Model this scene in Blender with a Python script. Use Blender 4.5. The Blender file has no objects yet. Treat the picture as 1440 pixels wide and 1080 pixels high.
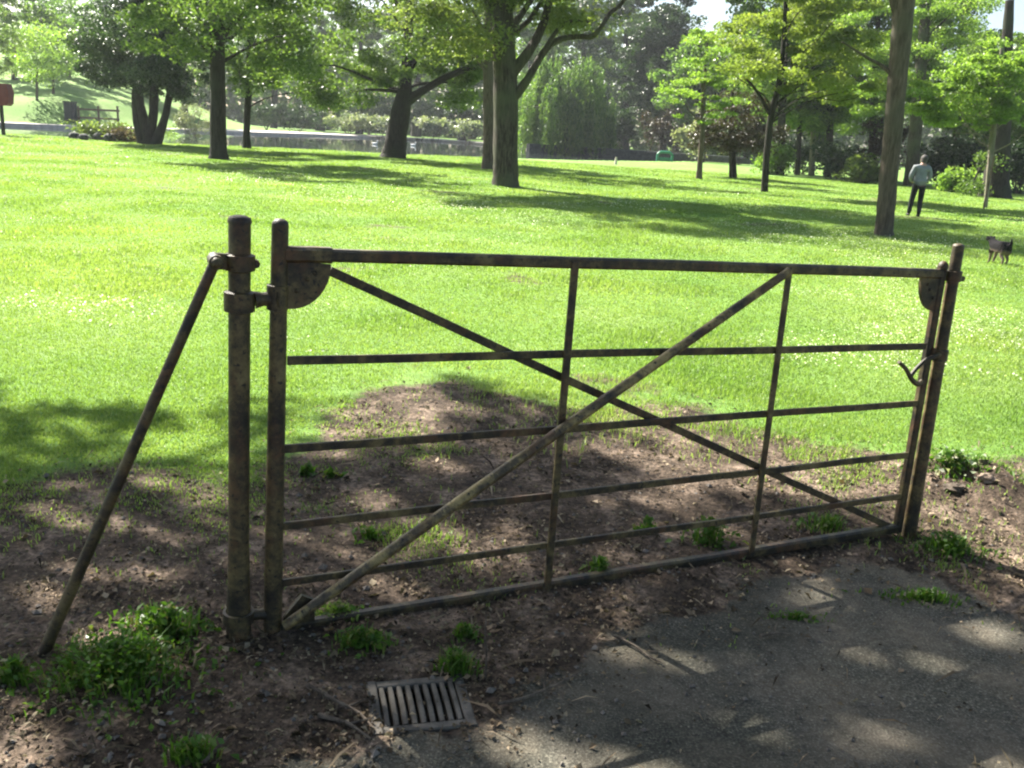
import bpy, math, random
import numpy as np
from mathutils import Vector, Matrix

rng = np.random.default_rng(7)
random.seed(7)
scene = bpy.context.scene
C = scene.collection

# ------------------------------------------------------------------ camera
F = 1250.0; CX, CY = 720.0, 540.0; H = 1.6
PITCH = math.atan(352.0 / F); ROLL = math.radians(3.7)
r0 = np.array([1, 0, 0.]); fw = np.array([0, math.cos(PITCH), -math.sin(PITCH)]); u0 = np.array([0, math.sin(PITCH), math.cos(PITCH)])
rt = math.cos(ROLL) * r0 + math.sin(ROLL) * u0
up = math.cos(ROLL) * u0 - math.sin(ROLL) * r0
CAM = np.array([0, 0, H])
cd = bpy.data.cameras.new('camera'); cam = bpy.data.objects.new('camera', cd); C.objects.link(cam)
cd.sensor_width = 36; cd.lens = F / 1440 * 36; cd.clip_end = 3000; cd.clip_start = 0.05
M = Matrix.Identity(4)
for i in range(3):
    M[i][0] = rt[i]; M[i][1] = up[i]; M[i][2] = -fw[i]; M[i][3] = CAM[i]
cam.matrix_world = M
scene.camera = cam

HAZE = .00026
def ray(px, py):
    return fw * F + rt * (px - CX) - up * (py - CY)
def P(px, py, D):
    """point seen at a photo pixel, at distance D in front"""
    d = ray(px, py); return CAM + d * (D / d[1])
def mpp(D): return D / F

# ------------------------------------------------------------------ noise
def vnoise(x, y, seed=0):
    x = np.asarray(x, float); y = np.asarray(y, float)
    tab = np.random.default_rng(1000 + seed).random((256, 256))
    xi = np.floor(x).astype(int); yi = np.floor(y).astype(int)
    fx = x - xi; fy = y - yi
    fx = fx * fx * (3 - 2 * fx); fy = fy * fy * (3 - 2 * fy)
    a = tab[xi & 255, yi & 255]; b = tab[(xi + 1) & 255, yi & 255]
    c = tab[xi & 255, (yi + 1) & 255]; d = tab[(xi + 1) & 255, (yi + 1) & 255]
    return (a * (1 - fx) + b * fx) * (1 - fy) + (c * (1 - fx) + d * fx) * fy
def fbm(x, y, s, seed=0, o=4):
    v = 0; a = .5; t = 0
    for k in range(o):
        v = v + a * vnoise(np.asarray(x) * s, np.asarray(y) * s, seed + k); t += a; a *= .5; s *= 2.03
    return v / t
def sstep(a, b, x):
    t = np.clip((np.asarray(x, float) - a) / (b - a), 0, 1); return t * t * (3 - 2 * t)
def sdf_poly(x, y, poly):
    """signed distance, positive inside"""
    x = np.asarray(x, float); y = np.asarray(y, float)
    d = np.full(x.shape, 1e9); ins = np.zeros(x.shape, bool)
    n = len(poly)
    for i in range(n):
        ax, ay = poly[i]; bx, by = poly[(i + 1) % n]
        ex, ey = bx - ax, by - ay
        t = np.clip(((x - ax) * ex + (y - ay) * ey) / (ex * ex + ey * ey + 1e-12), 0, 1)
        d = np.minimum(d, np.hypot(x - ax - t * ex, y - ay - t * ey))
        if ay != by:
            c = ((ay > y) != (by > y)) & (x < (bx - ax) * (y - ay) / (by - ay) + ax)
            ins ^= c
    return np.where(ins, d, -d)

# ------------------------------------------------------------------ terrain
def Gf(px, py, z=0.0):
    d = ray(px, py); t = (z - H) / d[2]; p = CAM + d * t; return (p[0], p[1])
def polyf(pts, z=0.0): return [Gf(a, b, z) for a, b in pts]
DIRT = polyf([(-250, 720), (0, 690), (60, 680), (150, 668), (250, 672), (330, 690), (390, 650), (425, 610), (440, 575), (520, 548), (600, 530), (660, 530), (720, 552), (780, 572), (840, 575),
              (900, 562), (980, 572), (1060, 602), (1150, 630), (1260, 650), (1300, 690), (1340, 655), (1440, 648), (1700, 640)]) + [(9, 0.2), (6, -2.5), (-5, -2.5), (-4.5, 1.5)]
PATH = polyf([(250, 1130), (410, 1072), (530, 1050), (685, 1012), (730, 962), (820, 896), (950, 852), (1050, 806), (1200, 782), (1320, 804), (1440, 852), (1800, 960)]) + [(7, -2.4), (-1.5, -2.4), (-1.0, 1.3)]
DRAIN = polyf([(500, 956), (645, 948), (684, 1020), (535, 1038)])
WZ = -0.22
POND = polyf([(-140, 196), (20, 195), (110, 199), (200, 206), (300, 210), (380, 213), (470, 217), (560, 222), (690, 226), (800, 229), (930, 230), (1010, 229), (1030, 226), (1000, 222), (860, 216), (760, 212), (700, 205), (620, 199), (540, 195), (440, 191), (360, 189), (300, 186), (180, 184), (100, 181), (0, 177), (-140, 174)], WZ)
MX, MY = Gf(1375, 690)
def terrain(x, y):
    x = np.asarray(x, float); y = np.asarray(y, float)
    hill = sstep(50, 170, y) * 15 * sstep(-0.29, -0.54, x / np.maximum(y, 1))
    z = hill
    z = z + (fbm(x, y, 0.25, 3, 2) - .5) * 0.10 * sstep(5, 12, y) * sstep(60, 40, y)
    pd = sdf_poly(x, y, POND)
    z = np.where(pd > -1.0, z * sstep(0.0, -6.0, pd) - 0.7 * sstep(-0.15, 0.25, pd), z * sstep(0, -6, pd))
    near = y < 12
    dd = np.where(near, sdf_poly(x, y, DIRT), -9); pp = np.where(near, sdf_poly(x, y, PATH), -9)
    rough = sstep(-.2, .25, dd) * sstep(.08, -.1, pp) * np.where(near, sstep(.02, -.12, sdf_poly(x, y, DRAIN)), 1)
    z = z + rough * ((fbm(x, y, 2.2, 11, 3) - .5) * 0.05 + (fbm(x, y, 9, 15, 2) - .5) * 0.022)
    z = z - 0.012 * sstep(-.05, .12, pp) + (fbm(x, y, 1.3, 21, 2) - .5) * .012 * sstep(0, .2, pp)
    m = np.exp(-(((x - MX) / .55) ** 2 + ((y - MY) / .35) ** 2))
    z = z + m * (0.13 + .16 * (fbm(x, y, 7, 31, 3) - .5)) * sstep(.3, -.1, pp)
    z = z - .06 * np.where(near, sstep(.015, .05, sdf_poly(x, y, DRAIN)), 0)
    # small hollow round the foot of the hanging post and a low heap by the brace
    return z
def T(x, y): return float(terrain(np.array([x]), np.array([y]))[0])
def G(px, py):
    """point of the terrain seen at a photo pixel"""
    d = ray(px, py); d = d / d[1]
    t = np.geomspace(1.2, 400, 6000); p = CAM[None] + d[None] * t[:, None]
    z = terrain(p[:, 0], p[:, 1]); k = np.argmax(p[:, 2] <= z)
    if p[k, 2] > z[k]: k = len(t) - 1
    return np.array([p[k, 0], p[k, 1], z[k]])

# ------------------------------------------------------------------ materials
def newmat(name):
    m = bpy.data.materials.new(name); m.use_nodes = True
    nt = m.node_tree; nt.nodes.clear()
    out = nt.nodes.new('ShaderNodeOutputMaterial')
    return m, nt, out
def N(nt, t, **kw):
    n = nt.nodes.new(t)
    for k, v in kw.items():
        if k in n.inputs: n.inputs[k].default_value = v
        else: setattr(n, k, v)
    return n
def L(nt, a, b): nt.links.new(a, b)
def ramp(nt, stops, interp='LINEAR'):
    n = nt.nodes.new('ShaderNodeValToRGB'); e = n.color_ramp.elements; n.color_ramp.interpolation = interp
    while len(e) > 1: e.remove(e[-1])
    e[0].position = stops[0][0]; e[0].color = (*stops[0][1], 1)
    for p, c in stops[1:]:
        q = e.new(p); q.color = (*c, 1)
    return n
def noise(nt, scale, detail=4, rough=.55, coord='Object', vec=None):
    n = N(nt, 'ShaderNodeTexNoise', Scale=scale, Detail=detail, Roughness=rough)
    if vec is None:
        tc = nt.nodes.new('ShaderNodeTexCoord'); L(nt, tc.outputs[coord], n.inputs['Vector'])
    else: L(nt, vec, n.inputs['Vector'])
    return n
def mixc(nt, fac, a, b, mode='MIX'):
    n = nt.nodes.new('ShaderNodeMix'); n.data_type = 'RGBA'; n.blend_type = mode
    for s, v in ((n.inputs[0], fac), (n.inputs[6], a), (n.inputs[7], b)):
        if hasattr(v, 'is_linked'): L(nt, v, s)
        elif isinstance(v, (int, float)): s.default_value = v
        else: s.default_value = (*v, 1)
    return n.outputs[2]
def leaf_mat(name, cols, trans=.45, rough=.42, spec=.4, ncol=None, nscale=.5, ndet=2, nlo=(.72, .78, .7), nhi=(1.15, 1.1, 1.0)):
    """cols: ramp colours walked by a random value per leaf"""
    m, nt, out = newmat(name)
    geo = nt.nodes.new('ShaderNodeNewGeometry')
    k = len(cols)
    rp = ramp(nt, [(i / (k - 1), c) for i, c in enumerate(cols)]); L(nt, geo.outputs['Random Per Island'], rp.inputs[0])
    col = rp.outputs[0]
    nz = noise(nt, nscale, ndet, .6)
    rp2 = ramp(nt, [(.35, nlo), (.65, nhi)]); L(nt, nz.outputs[0], rp2.inputs[0])
    col = mixc(nt, 1.0, col, rp2.outputs[0], 'MULTIPLY')
    bs = N(nt, 'ShaderNodeBsdfPrincipled'); bs.inputs['Roughness'].default_value = rough
    bs.inputs['Specular IOR Level'].default_value = spec
    L(nt, col, bs.inputs['Base Color'])
    tr = nt.nodes.new('ShaderNodeBsdfTranslucent')
    L(nt, mixc(nt, 1.0, col, (1.15, 1.25, .55), 'MULTIPLY'), tr.inputs[0])
    mx = N(nt, 'ShaderNodeMixShader'); mx.inputs[0].default_value = trans
    L(nt, bs.outputs[0], mx.inputs[1]); L(nt, tr.outputs[0], mx.inputs[2]); L(nt, mx.outputs[0], out.inputs[0])
    return m
def simple_mat(name, c1, c2, scale=8, rough=.8, bump=.3, bscale=40, spec=.3, metallic=0, stops=(.35, .65), dist=.01):
    m, nt, out = newmat(name)
    nz = noise(nt, scale, 5, .6); rp = ramp(nt, [(stops[0], c1), (stops[1], c2)]); L(nt, nz.outputs[0], rp.inputs[0])
    bs = N(nt, 'ShaderNodeBsdfPrincipled'); L(nt, rp.outputs[0], bs.inputs['Base Color'])
    bs.inputs['Roughness'].default_value = rough; bs.inputs['Specular IOR Level'].default_value = spec; bs.inputs['Metallic'].default_value = metallic
    if bump:
        b = N(nt, 'ShaderNodeBump', Strength=bump, Distance=dist); nb = noise(nt, bscale, 5, .6); L(nt, nb.outputs[0], b.inputs['Height']); L(nt, b.outputs[0], bs.inputs['Normal'])
    L(nt, bs.outputs[0], out.inputs[0])
    return m
def bark_mat(name, dark, light, moss, scale=3.0):
    m, nt, out = newmat(name)
    tc = nt.nodes.new('ShaderNodeTexCoord'); mp = nt.nodes.new('ShaderNodeMapping'); mp.inputs['Scale'].default_value = (1, 1, .18)
    L(nt, tc.outputs['Object'], mp.inputs[0])
    n1 = noise(nt, scale * 6, 6, .65, vec=mp.outputs[0]); rp = ramp(nt, [(.35, dark), (.68, light)]); L(nt, n1.outputs[0], rp.inputs[0])
    n2 = noise(nt, .9, 4, .6); r2 = ramp(nt, [(.45, (0, 0, 0)), (.65, (1, 1, 1))]); L(nt, n2.outputs[0], r2.inputs[0])
    col = mixc(nt, r2.outputs[0], rp.outputs[0], moss)
    bs = N(nt, 'ShaderNodeBsdfPrincipled'); bs.inputs['Roughness'].default_value = .9; bs.inputs['Specular IOR Level'].default_value = .2
    L(nt, col, bs.inputs['Base Color'])
    b = N(nt, 'ShaderNodeBump', Strength=.8, Distance=.04); L(nt, n1.outputs[0], b.inputs['Height']); L(nt, b.outputs[0], bs.inputs['Normal'])
    L(nt, bs.outputs[0], out.inputs[0])
    return m
def rust_mat(name, lichen=.5, tone=1.0):
    m, nt, out = newmat(name)
    n1 = noise(nt, 10, 8, .75); r1 = ramp(nt, [(.36, (.010 * tone, .008 * tone, .006 * tone)), (.47, (.045 * tone, .034 * tone, .017 * tone)), (.56, (.13 * tone, .098 * tone, .038 * tone)), (.7, (.21 * tone, .17 * tone, .075 * tone))])
    L(nt, n1.outputs[0], r1.inputs[0])
    n2 = noise(nt, 7, 6, .7); r2 = ramp(nt, [(.50, (0, 0, 0)), (.62, (.9, .9, .9))]); L(nt, n2.outputs[0], r2.inputs[0])
    n3 = noise(nt, 30, 4, .6); r3 = ramp(nt, [(.3, (.022, .012, .007)), (.7, (.115, .055, .022))]); L(nt, n3.outputs[0], r3.inputs[0])
    col = mixc(nt, r2.outputs[0], r1.outputs[0], r3.outputs[0])
    n4 = noise(nt, 26, 7, .75); r4 = ramp(nt, [(.67 - .08 * lichen, (0, 0, 0)), (.8 - .08 * lichen, (.8, .8, .8))]); L(nt, n4.outputs[0], r4.inputs[0])
    col = mixc(nt, r4.outputs[0], col, (.26 * tone, .22 * tone, .085 * tone))
    n5 = noise(nt, 55, 3, .6); r5 = ramp(nt, [(.60, (0, 0, 0)), (.66, (1, 1, 1))]); L(nt, n5.outputs[0], r5.inputs[0])
    col = mixc(nt, r5.outputs[0], col, (.012, .010, .008))
    bs = N(nt, 'ShaderNodeBsdfPrincipled'); bs.inputs['Roughness'].default_value = .55; bs.inputs['Specular IOR Level'].default_value = .45
    L(nt, col, bs.inputs['Base Color'])
    b = N(nt, 'ShaderNodeBump', Strength=.5, Distance=.004); L(nt, n4.outputs[0], b.inputs['Height'])
    b2 = N(nt, 'ShaderNodeBump', Strength=.6, Distance=.006); L(nt, n1.outputs[0], b2.inputs['Height']); L(nt, b.outputs[0], b2.inputs['Normal']); L(nt, b2.outputs[0], bs.inputs['Normal'])
    L(nt, bs.outputs[0], out.inputs[0])
    return m

def ground_mat():
    m, nt, out = newmat('ground_surface')
    tc = nt.nodes.new('ShaderNodeTexCoord'); V = tc.outputs['Object']
    # lawn
    n1 = noise(nt, .35, 4, .6, vec=V); r1 = ramp(nt, [(.3, (.11, .21, .04)), (.5, (.135, .235, .05)), (.7, (.20, .28, .09))]); L(nt, n1.outputs[0], r1.inputs[0])
    n2 = noise(nt, 9, 5, .7, vec=V); r2 = ramp(nt, [(.3, (.6, .65, .55)), (.7, (1.3, 1.25, 1.3))]); L(nt, n2.outputs[0], r2.inputs[0])
    lawn = mixc(nt, 1.0, r1.outputs[0], r2.outputs[0], 'MULTIPLY')
    # soil with litter tones
    n3 = noise(nt, 5, 6, .7, vec=V); r3 = ramp(nt, [(.3, (.028, .021, .015)), (.5, (.09, .066, .047)), (.70, (.29, .22, .165))]); L(nt, n3.outputs[0], r3.inputs[0])
    n4 = noise(nt, 45, 5, .75, vec=V); r4 = ramp(nt, [(.32, (.25, .24, .23)), (.52, (.95, .95, .95)), (.7, (2.0, 1.9, 1.85))]); L(nt, n4.outputs[0], r4.inputs[0])
    soil = mixc(nt, 1.0, r3.outputs[0], r4.outputs[0], 'MULTIPLY')
    # worn tarmac
    n5 = noise(nt, 130, 3, .7, vec=V); r5 = ramp(nt, [(.3, (.032, .031, .025)), (.5, (.070, .067, .054)), (.62, (.13, .122, .096)), (.75, (.32, .30, .24))]); L(nt, n5.outputs[0], r5.inputs[0])
    n6 = noise(nt, 2.2, 5, .65, vec=V); r6 = ramp(nt, [(.42, (0, 0, 0)), (.68, (1, 1, 1))]); L(nt, n6.outputs[0], r6.inputs[0])
    tar = mixc(nt, r6.outputs[0], r5.outputs[0], mixc(nt, .55, r5.outputs[0], (.19, .155, .115)))
    n7 = noise(nt, 30, 4, .7, vec=V); r7 = ramp(nt, [(.3, (.75, .75, .75)), (.7, (1.2, 1.2, 1.2))]); L(nt, n7.outputs[0], r7.inputs[0])
    tar = mixc(nt, 1.0, tar, r7.outputs[0], 'MULTIPLY')
    nd = noise(nt, 3, 4, .6, vec=V); ofs = mixc(nt, .12, (0, 0, 0), nd.outputs[1]); va = N(nt, 'ShaderNodeVectorMath', operation='ADD'); L(nt, V, va.inputs[0]); L(nt, ofs, va.inputs[1])
    vo = nt.nodes.new('ShaderNodeTexVoronoi'); vo.feature = 'DISTANCE_TO_EDGE'; vo.inputs['Scale'].default_value = 1.15; L(nt, va.outputs[0], vo.inputs['Vector'])
    rc = ramp(nt, [(.0, (.22, .20, .17)), (.003, (.4, .38, .35)), (.008, (1, 1, 1))]); L(nt, vo.outputs['Distance'], rc.inputs[0]); tar = mixc(nt, .22, tar, mixc(nt, 1.0, tar, rc.outputs[0], 'MULTIPLY'))
    nq = noise(nt, .9, 3, .5, vec=V); rq = ramp(nt, [(.42, (.72, .74, .72)), (.5, (1, 1, 1)), (.58, (1.12, 1.1, 1.05))]); L(nt, nq.outputs[0], rq.inputs[0]); tar = mixc(nt, 1.0, tar, rq.outputs[0], 'MULTIPLY')
    def mask(attr, nscale, amt, lo, hi):
        a = nt.nodes.new('ShaderNodeAttribute'); a.attribute_name = attr
        nn = noise(nt, nscale, 5, .65, vec=V)
        ma = N(nt, 'ShaderNodeMath', operation='MULTIPLY_ADD'); L(nt, nn.outputs[0], ma.inputs[0]); ma.inputs[1].default_value = amt; ma.inputs[2].default_value = -amt / 2
        ad = N(nt, 'ShaderNodeMath', operation='ADD'); L(nt, a.outputs['Fac'], ad.inputs[0]); L(nt, ma.outputs[0], ad.inputs[1])
        mr = nt.nodes.new('ShaderNodeMapRange'); mr.interpolation_type = 'SMOOTHSTEP'; L(nt, ad.outputs[0], mr.inputs[0]); mr.inputs[1].default_value = lo; mr.inputs[2].default_value = hi
        return mr.outputs[0]
    md = mask('dirt', 7, .9, .35, .65); mp_ = mask('tarmac', 6, 1.25, .38, .62)
    col = mixc(nt, md, lawn, soil); col = mixc(nt, mp_, col, tar)
    bs = N(nt, 'ShaderNodeBsdfPrincipled'); bs.inputs['Roughness'].default_value = .9; bs.inputs['Specular IOR Level'].default_value = .15
    L(nt, col, bs.inputs['Base Color'])
    hgt = nt.nodes.new('ShaderNodeMix'); L(nt, mp_, hgt.inputs[0]); L(nt, n4.outputs[0], hgt.inputs[2])
    sc_ = N(nt, 'ShaderNodeMath', operation='MULTIPLY'); L(nt, n5.outputs[0], sc_.inputs[0]); sc_.inputs[1].default_value = .3; L(nt, sc_.outputs[0], hgt.inputs[3])
    b = N(nt, 'ShaderNodeBump', Strength=.9, Distance=.025); L(nt, hgt.outputs[0], b.inputs['Height']); L(nt, b.outputs[0], bs.inputs['Normal'])
    L(nt, bs.outputs[0], out.inputs[0])
    return m

MAT = {}
MAT['ground'] = ground_mat()
MAT['grass'] = leaf_mat('grass_blades', [(.165, .25, .062), (.18, .265, .068), (.195, .278, .075), (.21, .29, .085), (.225, .30, .10), (.27, .33, .15)], 0.5, .45, .3, nscale=.3, ndet=5, nlo=(.62, .74, .6), nhi=(1.22, 1.12, 1.2))
MAT['daisy'] = leaf_mat('daisy_heads', [(.6, .62, .5), (.75, .75, .68), (.5, .56, .36)], .3)
MAT['weed'] = leaf_mat('weed_leaves', [(.05, .115, .016), (.08, .17, .024), (.115, .215, .03), (.07, .145, .022), (.09, .185, .026), (.22, .20, .10)], 0.45)
MAT['litter'] = leaf_mat('dead_leaves', [(.022, .016, .011), (.05, .036, .025), (.11, .08, .056), (.20, .15, .108), (.075, .055, .038), (.38, .30, .225), (.04, .029, .02)], 0.15, .8, .15, nscale=3)
MAT['leaf_mid'] = leaf_mat('leaves_mid_green', [(.06, .11, .03), (.095, .155, .04), (.13, .195, .055), (.16, .225, .07)], 0.55)
MAT['leaf_bright'] = leaf_mat('leaves_fresh_green', [(.12, .21, .045), (.165, .26, .06), (.21, .31, .08), (.25, .34, .10)], 0.6)
MAT['leaf_yellow'] = leaf_mat('leaves_yellow_green', [(.14, .19, .05), (.185, .235, .065), (.225, .27, .085), (.16, .215, .055)], 0.58)
MAT['leaf_olive'] = leaf_mat('leaves_olive', [(.09, .13, .045), (.13, .17, .06), (.17, .21, .08), (.15, .195, .055)], 0.55)
MAT['leaf_dark'] = leaf_mat('leaves_dark_evergreen', [(.016, .038, .016), (.027, .057, .022), (.041, .074, .027), (.061, .095, .038)], 0.3, .4, .4)
MAT['leaf_purple'] = leaf_mat('leaves_bronze_purple', [(.035, .022, .018), (.05, .03, .022), (.045, .045, .02), (.06, .055, .025)], .3)
MAT['leaf_grey'] = leaf_mat('leaves_grey_green', [(.17, .19, .14), (.23, .25, .18), (.29, .30, .24), (.12, .15, .08)], 0.45)
MAT['leaf_white'] = leaf_mat('white_flower_heads', [(.24, .27, .20), (.36, .38, .32), (.10, .15, .06), (.44, .45, .40)], 0.35)
MAT['leaf_willow'] = leaf_mat('willow_leaves', [(.065, .125, .04), (.095, .165, .052), (.125, .20, .065), (.145, .22, .075)], 0.55)
MAT['leaf_far'] = leaf_mat('leaves_far_wood', [(.08, .15, .045), (.115, .20, .06), (.15, .235, .075), (.06, .115, .04)], 0.55)
MAT['leaf_wood'] = leaf_mat('leaves_far_shade', [(.045, .08, .028), (.07, .12, .038), (.10, .16, .05), (.055, .10, .036)], 0.4, .6, .2, nscale=.08)  # shade of the wood interior is put into these darker leaf colours
MAT['bark'] = bark_mat('bark_grey_brown', (.022, .018, .013), (.095, .082, .062), (.075, .085, .045))
MAT['bark_dark'] = bark_mat('bark_dark', (.010, .009, .007), (.045, .038, .03), (.03, .034, .02))
MAT['bark_brown'] = bark_mat('bark_brown', (.045, .034, .025), (.15, .118, .09), (.085, .08, .055))
MAT['bark_pale'] = bark_mat('bark_pale', (.12, .10, .075), (.30, .27, .21), (.16, .17, .10))
MAT['rust'] = rust_mat('flaking_painted_iron', .6, .8)
MAT['rust_light'] = rust_mat('weathered_iron_tube', .8, 1.9)
MAT['rust_dark'] = rust_mat('dark_iron', .2, .6)
MAT['iron'] = simple_mat('cast_iron', (.045, .04, .033), (.13, .115, .095), 12, .75, .4, 60)
MAT['black'] = simple_mat('drain_dark', (.008, .007, .006), (.02, .018, .015), 10, .9, 0)  # near-black colour stands in for the shade inside the drain
MAT['concrete'] = simple_mat('pale_concrete', (.38, .34, .30), (.55, .50, .46), 3, .9, .3, 20)
MAT['wall'] = simple_mat('dark_stone', (.03, .032, .03), (.08, .082, .075), 4, .9, .5, 12)
MAT['stone'] = simple_mat('field_stone', (.07, .06, .05), (.17, .15, .13), 9, .95, .5, 40)
MAT['clod'] = simple_mat('earth_clod', (.13, .095, .07), (.30, .235, .18), 14, .95, .8, 50)
MAT['twig'] = simple_mat('dead_twig', (.04, .03, .022), (.15, .12, .09), 25, .9, .4, 80)
MAT['wood'] = simple_mat('old_wood', (.10, .07, .045), (.22, .16, .10), 10, .85, .4, 40)
MAT['red'] = simple_mat('dull_red_paint', (.10, .016, .014), (.16, .026, .02), 4, .55, .1, 30)
MAT['binblack'] = simple_mat('dark_bin', (.018, .022, .02), (.035, .04, .036), 5, .6, .1, 30)
MAT['green'] = simple_mat('green_paint', (.02, .16, .085), (.035, .22, .12), 5, .5, .1, 30)
MAT['jacket'] = simple_mat('grey_jacket', (.17, .185, .19), (.24, .255, .26), 7, .9, .5, 18, dist=.02)
MAT['trousers'] = simple_mat('dark_trousers', (.010, .011, .014), (.022, .022, .027), 7, .9, .4, 18, dist=.02)
MAT['skin'] = simple_mat('skin', (.36, .21, .15), (.44, .27, .20), 5, .55, 0)
MAT['hair'] = simple_mat('greying_hair', (.025, .022, .02), (.10, .09, .08), 30, .7, .6, 90)
MAT['shoe'] = simple_mat('black_shoe', (.008, .008, .008), (.02, .02, .02), 8, .5, 0)
MAT['white'] = simple_mat('white_feathers', (.6, .6, .57), (.75, .75, .72), 8, .8, 0)
MAT['orange'] = simple_mat('orange_beak', (.5, .2, .03), (.6, .26, .04), 8, .6, 0)

# ------------------------------------------------------------------ object helpers
def tag(o, label=None, cat=None, group=None, kind=None):
    if label: o['label'] = label
    if cat: o['category'] = cat
    if group: o['group'] = group
    if kind: o['kind'] = kind
    return o
def empty(name, loc, label, cat, group=None, rz=0):
    o = bpy.data.objects.new(name, None); C.objects.link(o); o.location = Vector([float(v) for v in loc]); o.rotation_euler = (0, 0, rz)
    o.empty_display_size = .1
    return tag(o, label, cat, group)
class MB:
    def __init__(s): s.v = []; s.f = []; s.n = 0
    def add(s, v, f):
        s.v.append(np.asarray(v, float)); s.f += [tuple(int(i) + s.n for i in q) for q in f]; s.n += len(v)
    def tube(s, pts, rad, n=10, cap=True, squash=None, jitter=0):
        pts = [np.asarray(p, float) for p in pts]; k = len(pts)
        if np.isscalar(rad): rad = [rad] * k
        t = [pts[min(i + 1, k - 1)] - pts[max(i - 1, 0)] for i in range(k)]
        t = [a / (np.linalg.norm(a) + 1e-12) for a in t]
        ref = np.array([0, 1, 0.]) if abs(t[0][1]) < .9 else np.array([1, 0, 0.])
        vs = []
        a = np.cross(t[0], ref); a /= np.linalg.norm(a)
        for i in range(k):
            a = a - t[i] * np.dot(a, t[i]); a /= np.linalg.norm(a); b = np.cross(t[i], a)
            for j in range(n):
                an = 2 * math.pi * j / n
                rr = rad[i] * (1 + jitter * (random.random() - .5))
                vs.append(pts[i] + a * math.cos(an) * rr * (squash[0] if squash else 1) + b * math.sin(an) * rr * (squash[1] if squash else 1))
        f = []
        for i in range(k - 1):
            for j in range(n):
                j2 = (j + 1) % n; f.append((i * n + j, i * n + j2, (i + 1) * n + j2, (i + 1) * n + j))
        if cap:
            f.append(tuple(range(n))[::-1]); f.append(tuple((k - 1) * n + j for j in range(n)))
        s.add(vs, f); return s
    def beam(s, a, b, w, h, side):
        """rectangular bar a->b, w along 'side', h across, with chamfered edges"""
        a = np.asarray(a, float); b = np.asarray(b, float); t = b - a; t /= np.linalg.norm(t)
        sd = np.asarray(side, float); sd = sd - t * np.dot(sd, t); sd /= np.linalg.norm(sd); u = np.cross(t, sd)
        c = min(w, h) * .18; w2, h2 = w / 2, h / 2
        prof = [(-w2 + c, -h2), (w2 - c, -h2), (w2, -h2 + c), (w2, h2 - c), (w2 - c, h2), (-w2 + c, h2), (-w2, h2 - c), (-w2, -h2 + c)]
        vs = [p + sd * x + u * y for p in (a, b) for x, y in prof]
        n = 8; f = [(j, (j + 1) % n, n + (j + 1) % n, n + j) for j in range(n)] + [tuple(range(n))[::-1], tuple(range(n, 2 * n))]
        s.add(vs, f); return s
    def prism(s, poly, d, org, ex, ey, ez):
        """2-D outline extruded by d, centred, in the frame org/ex/ey/ez"""
        n = len(poly); org = np.asarray(org, float)
        vs = [org + ex * x + ey * y + ez * z for z in (-d / 2, d / 2) for x, y in poly]
        f = [(j, (j + 1) % n, n + (j + 1) % n, n + j) for j in range(n)] + [tuple(range(n))[::-1], tuple(range(n, 2 * n))]
        s.add(vs, f); return s
    def box(s, c, sx, sy, sz, rz=0):
        c = np.asarray(c, float); co, si = math.cos(rz), math.sin(rz)
        return s.beam(c - np.array([0, 0, sz / 2]), c + np.array([0, 0, sz / 2]), sx, sy, (co, si, 0))
    def ball(s, c, r, sc=(1, 1, 1), nu=10, nv=7, jit=0):
        vs = [np.asarray(c, float) + np.array([0, 0, -r * sc[2]])]
        for i in range(1, nv):
            th = math.pi * i / nv - math.pi / 2
            for j in range(nu):
                ph = 2 * math.pi * j / nu; q = r * (1 + jit * (random.random() - .5))
                vs.append(np.asarray(c, float) + q * np.array([math.cos(th) * math.cos(ph) * sc[0], math.cos(th) * math.sin(ph) * sc[1], math.sin(th) * sc[2]]))
        vs.append(np.asarray(c, float) + np.array([0, 0, r * sc[2]])); last = len(vs) - 1; f = []
        for j in range(nu):
            f.append((0, 1 + (j + 1) % nu, 1 + j)); f.append((last, last - nu + j, last - nu + (j + 1) % nu))
        for i in range(nv - 2):
            for j in range(nu):
                a = 1 + i * nu + j; b = 1 + i * nu + (j + 1) % nu; f.append((a, b, b + nu, a + nu))
        s.add(vs, f); return s
    def build(s, name, mat, parent=None, smooth=True, auto=40):
        v = np.concatenate(s.v) if s.v else np.zeros((0, 3))
        return mesh_obj(name, v, s.f, mat, parent, smooth, auto)
def mesh_obj(name, v, f, mat, parent=None, smooth=True, auto=None):
    if parent is not None:
        mw = Matrix.LocRotScale(parent.location, parent.rotation_euler, parent.scale)
        if parent.parent is not None:
            mw = Matrix.LocRotScale(parent.parent.location, parent.parent.rotation_euler, parent.parent.scale) @ mw
        inv = np.array(mw.inverted()); v = np.asarray(v) @ inv[:3, :3].T + inv[:3, 3]
    me = bpy.data.meshes.new(name); me.from_pydata(np.asarray(v).tolist(), [], f); me.update()
    me.materials.append(mat)
    if smooth:
        me.polygons.foreach_set('use_smooth', np.ones(len(me.polygons), bool))
        if auto:
            try: me.set_sharp_from_angle(angle=math.radians(auto))
            except Exception: pass
    o = bpy.data.objects.new(name, me); C.objects.link(o)
    if parent is not None: o.parent = parent
    return o
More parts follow.
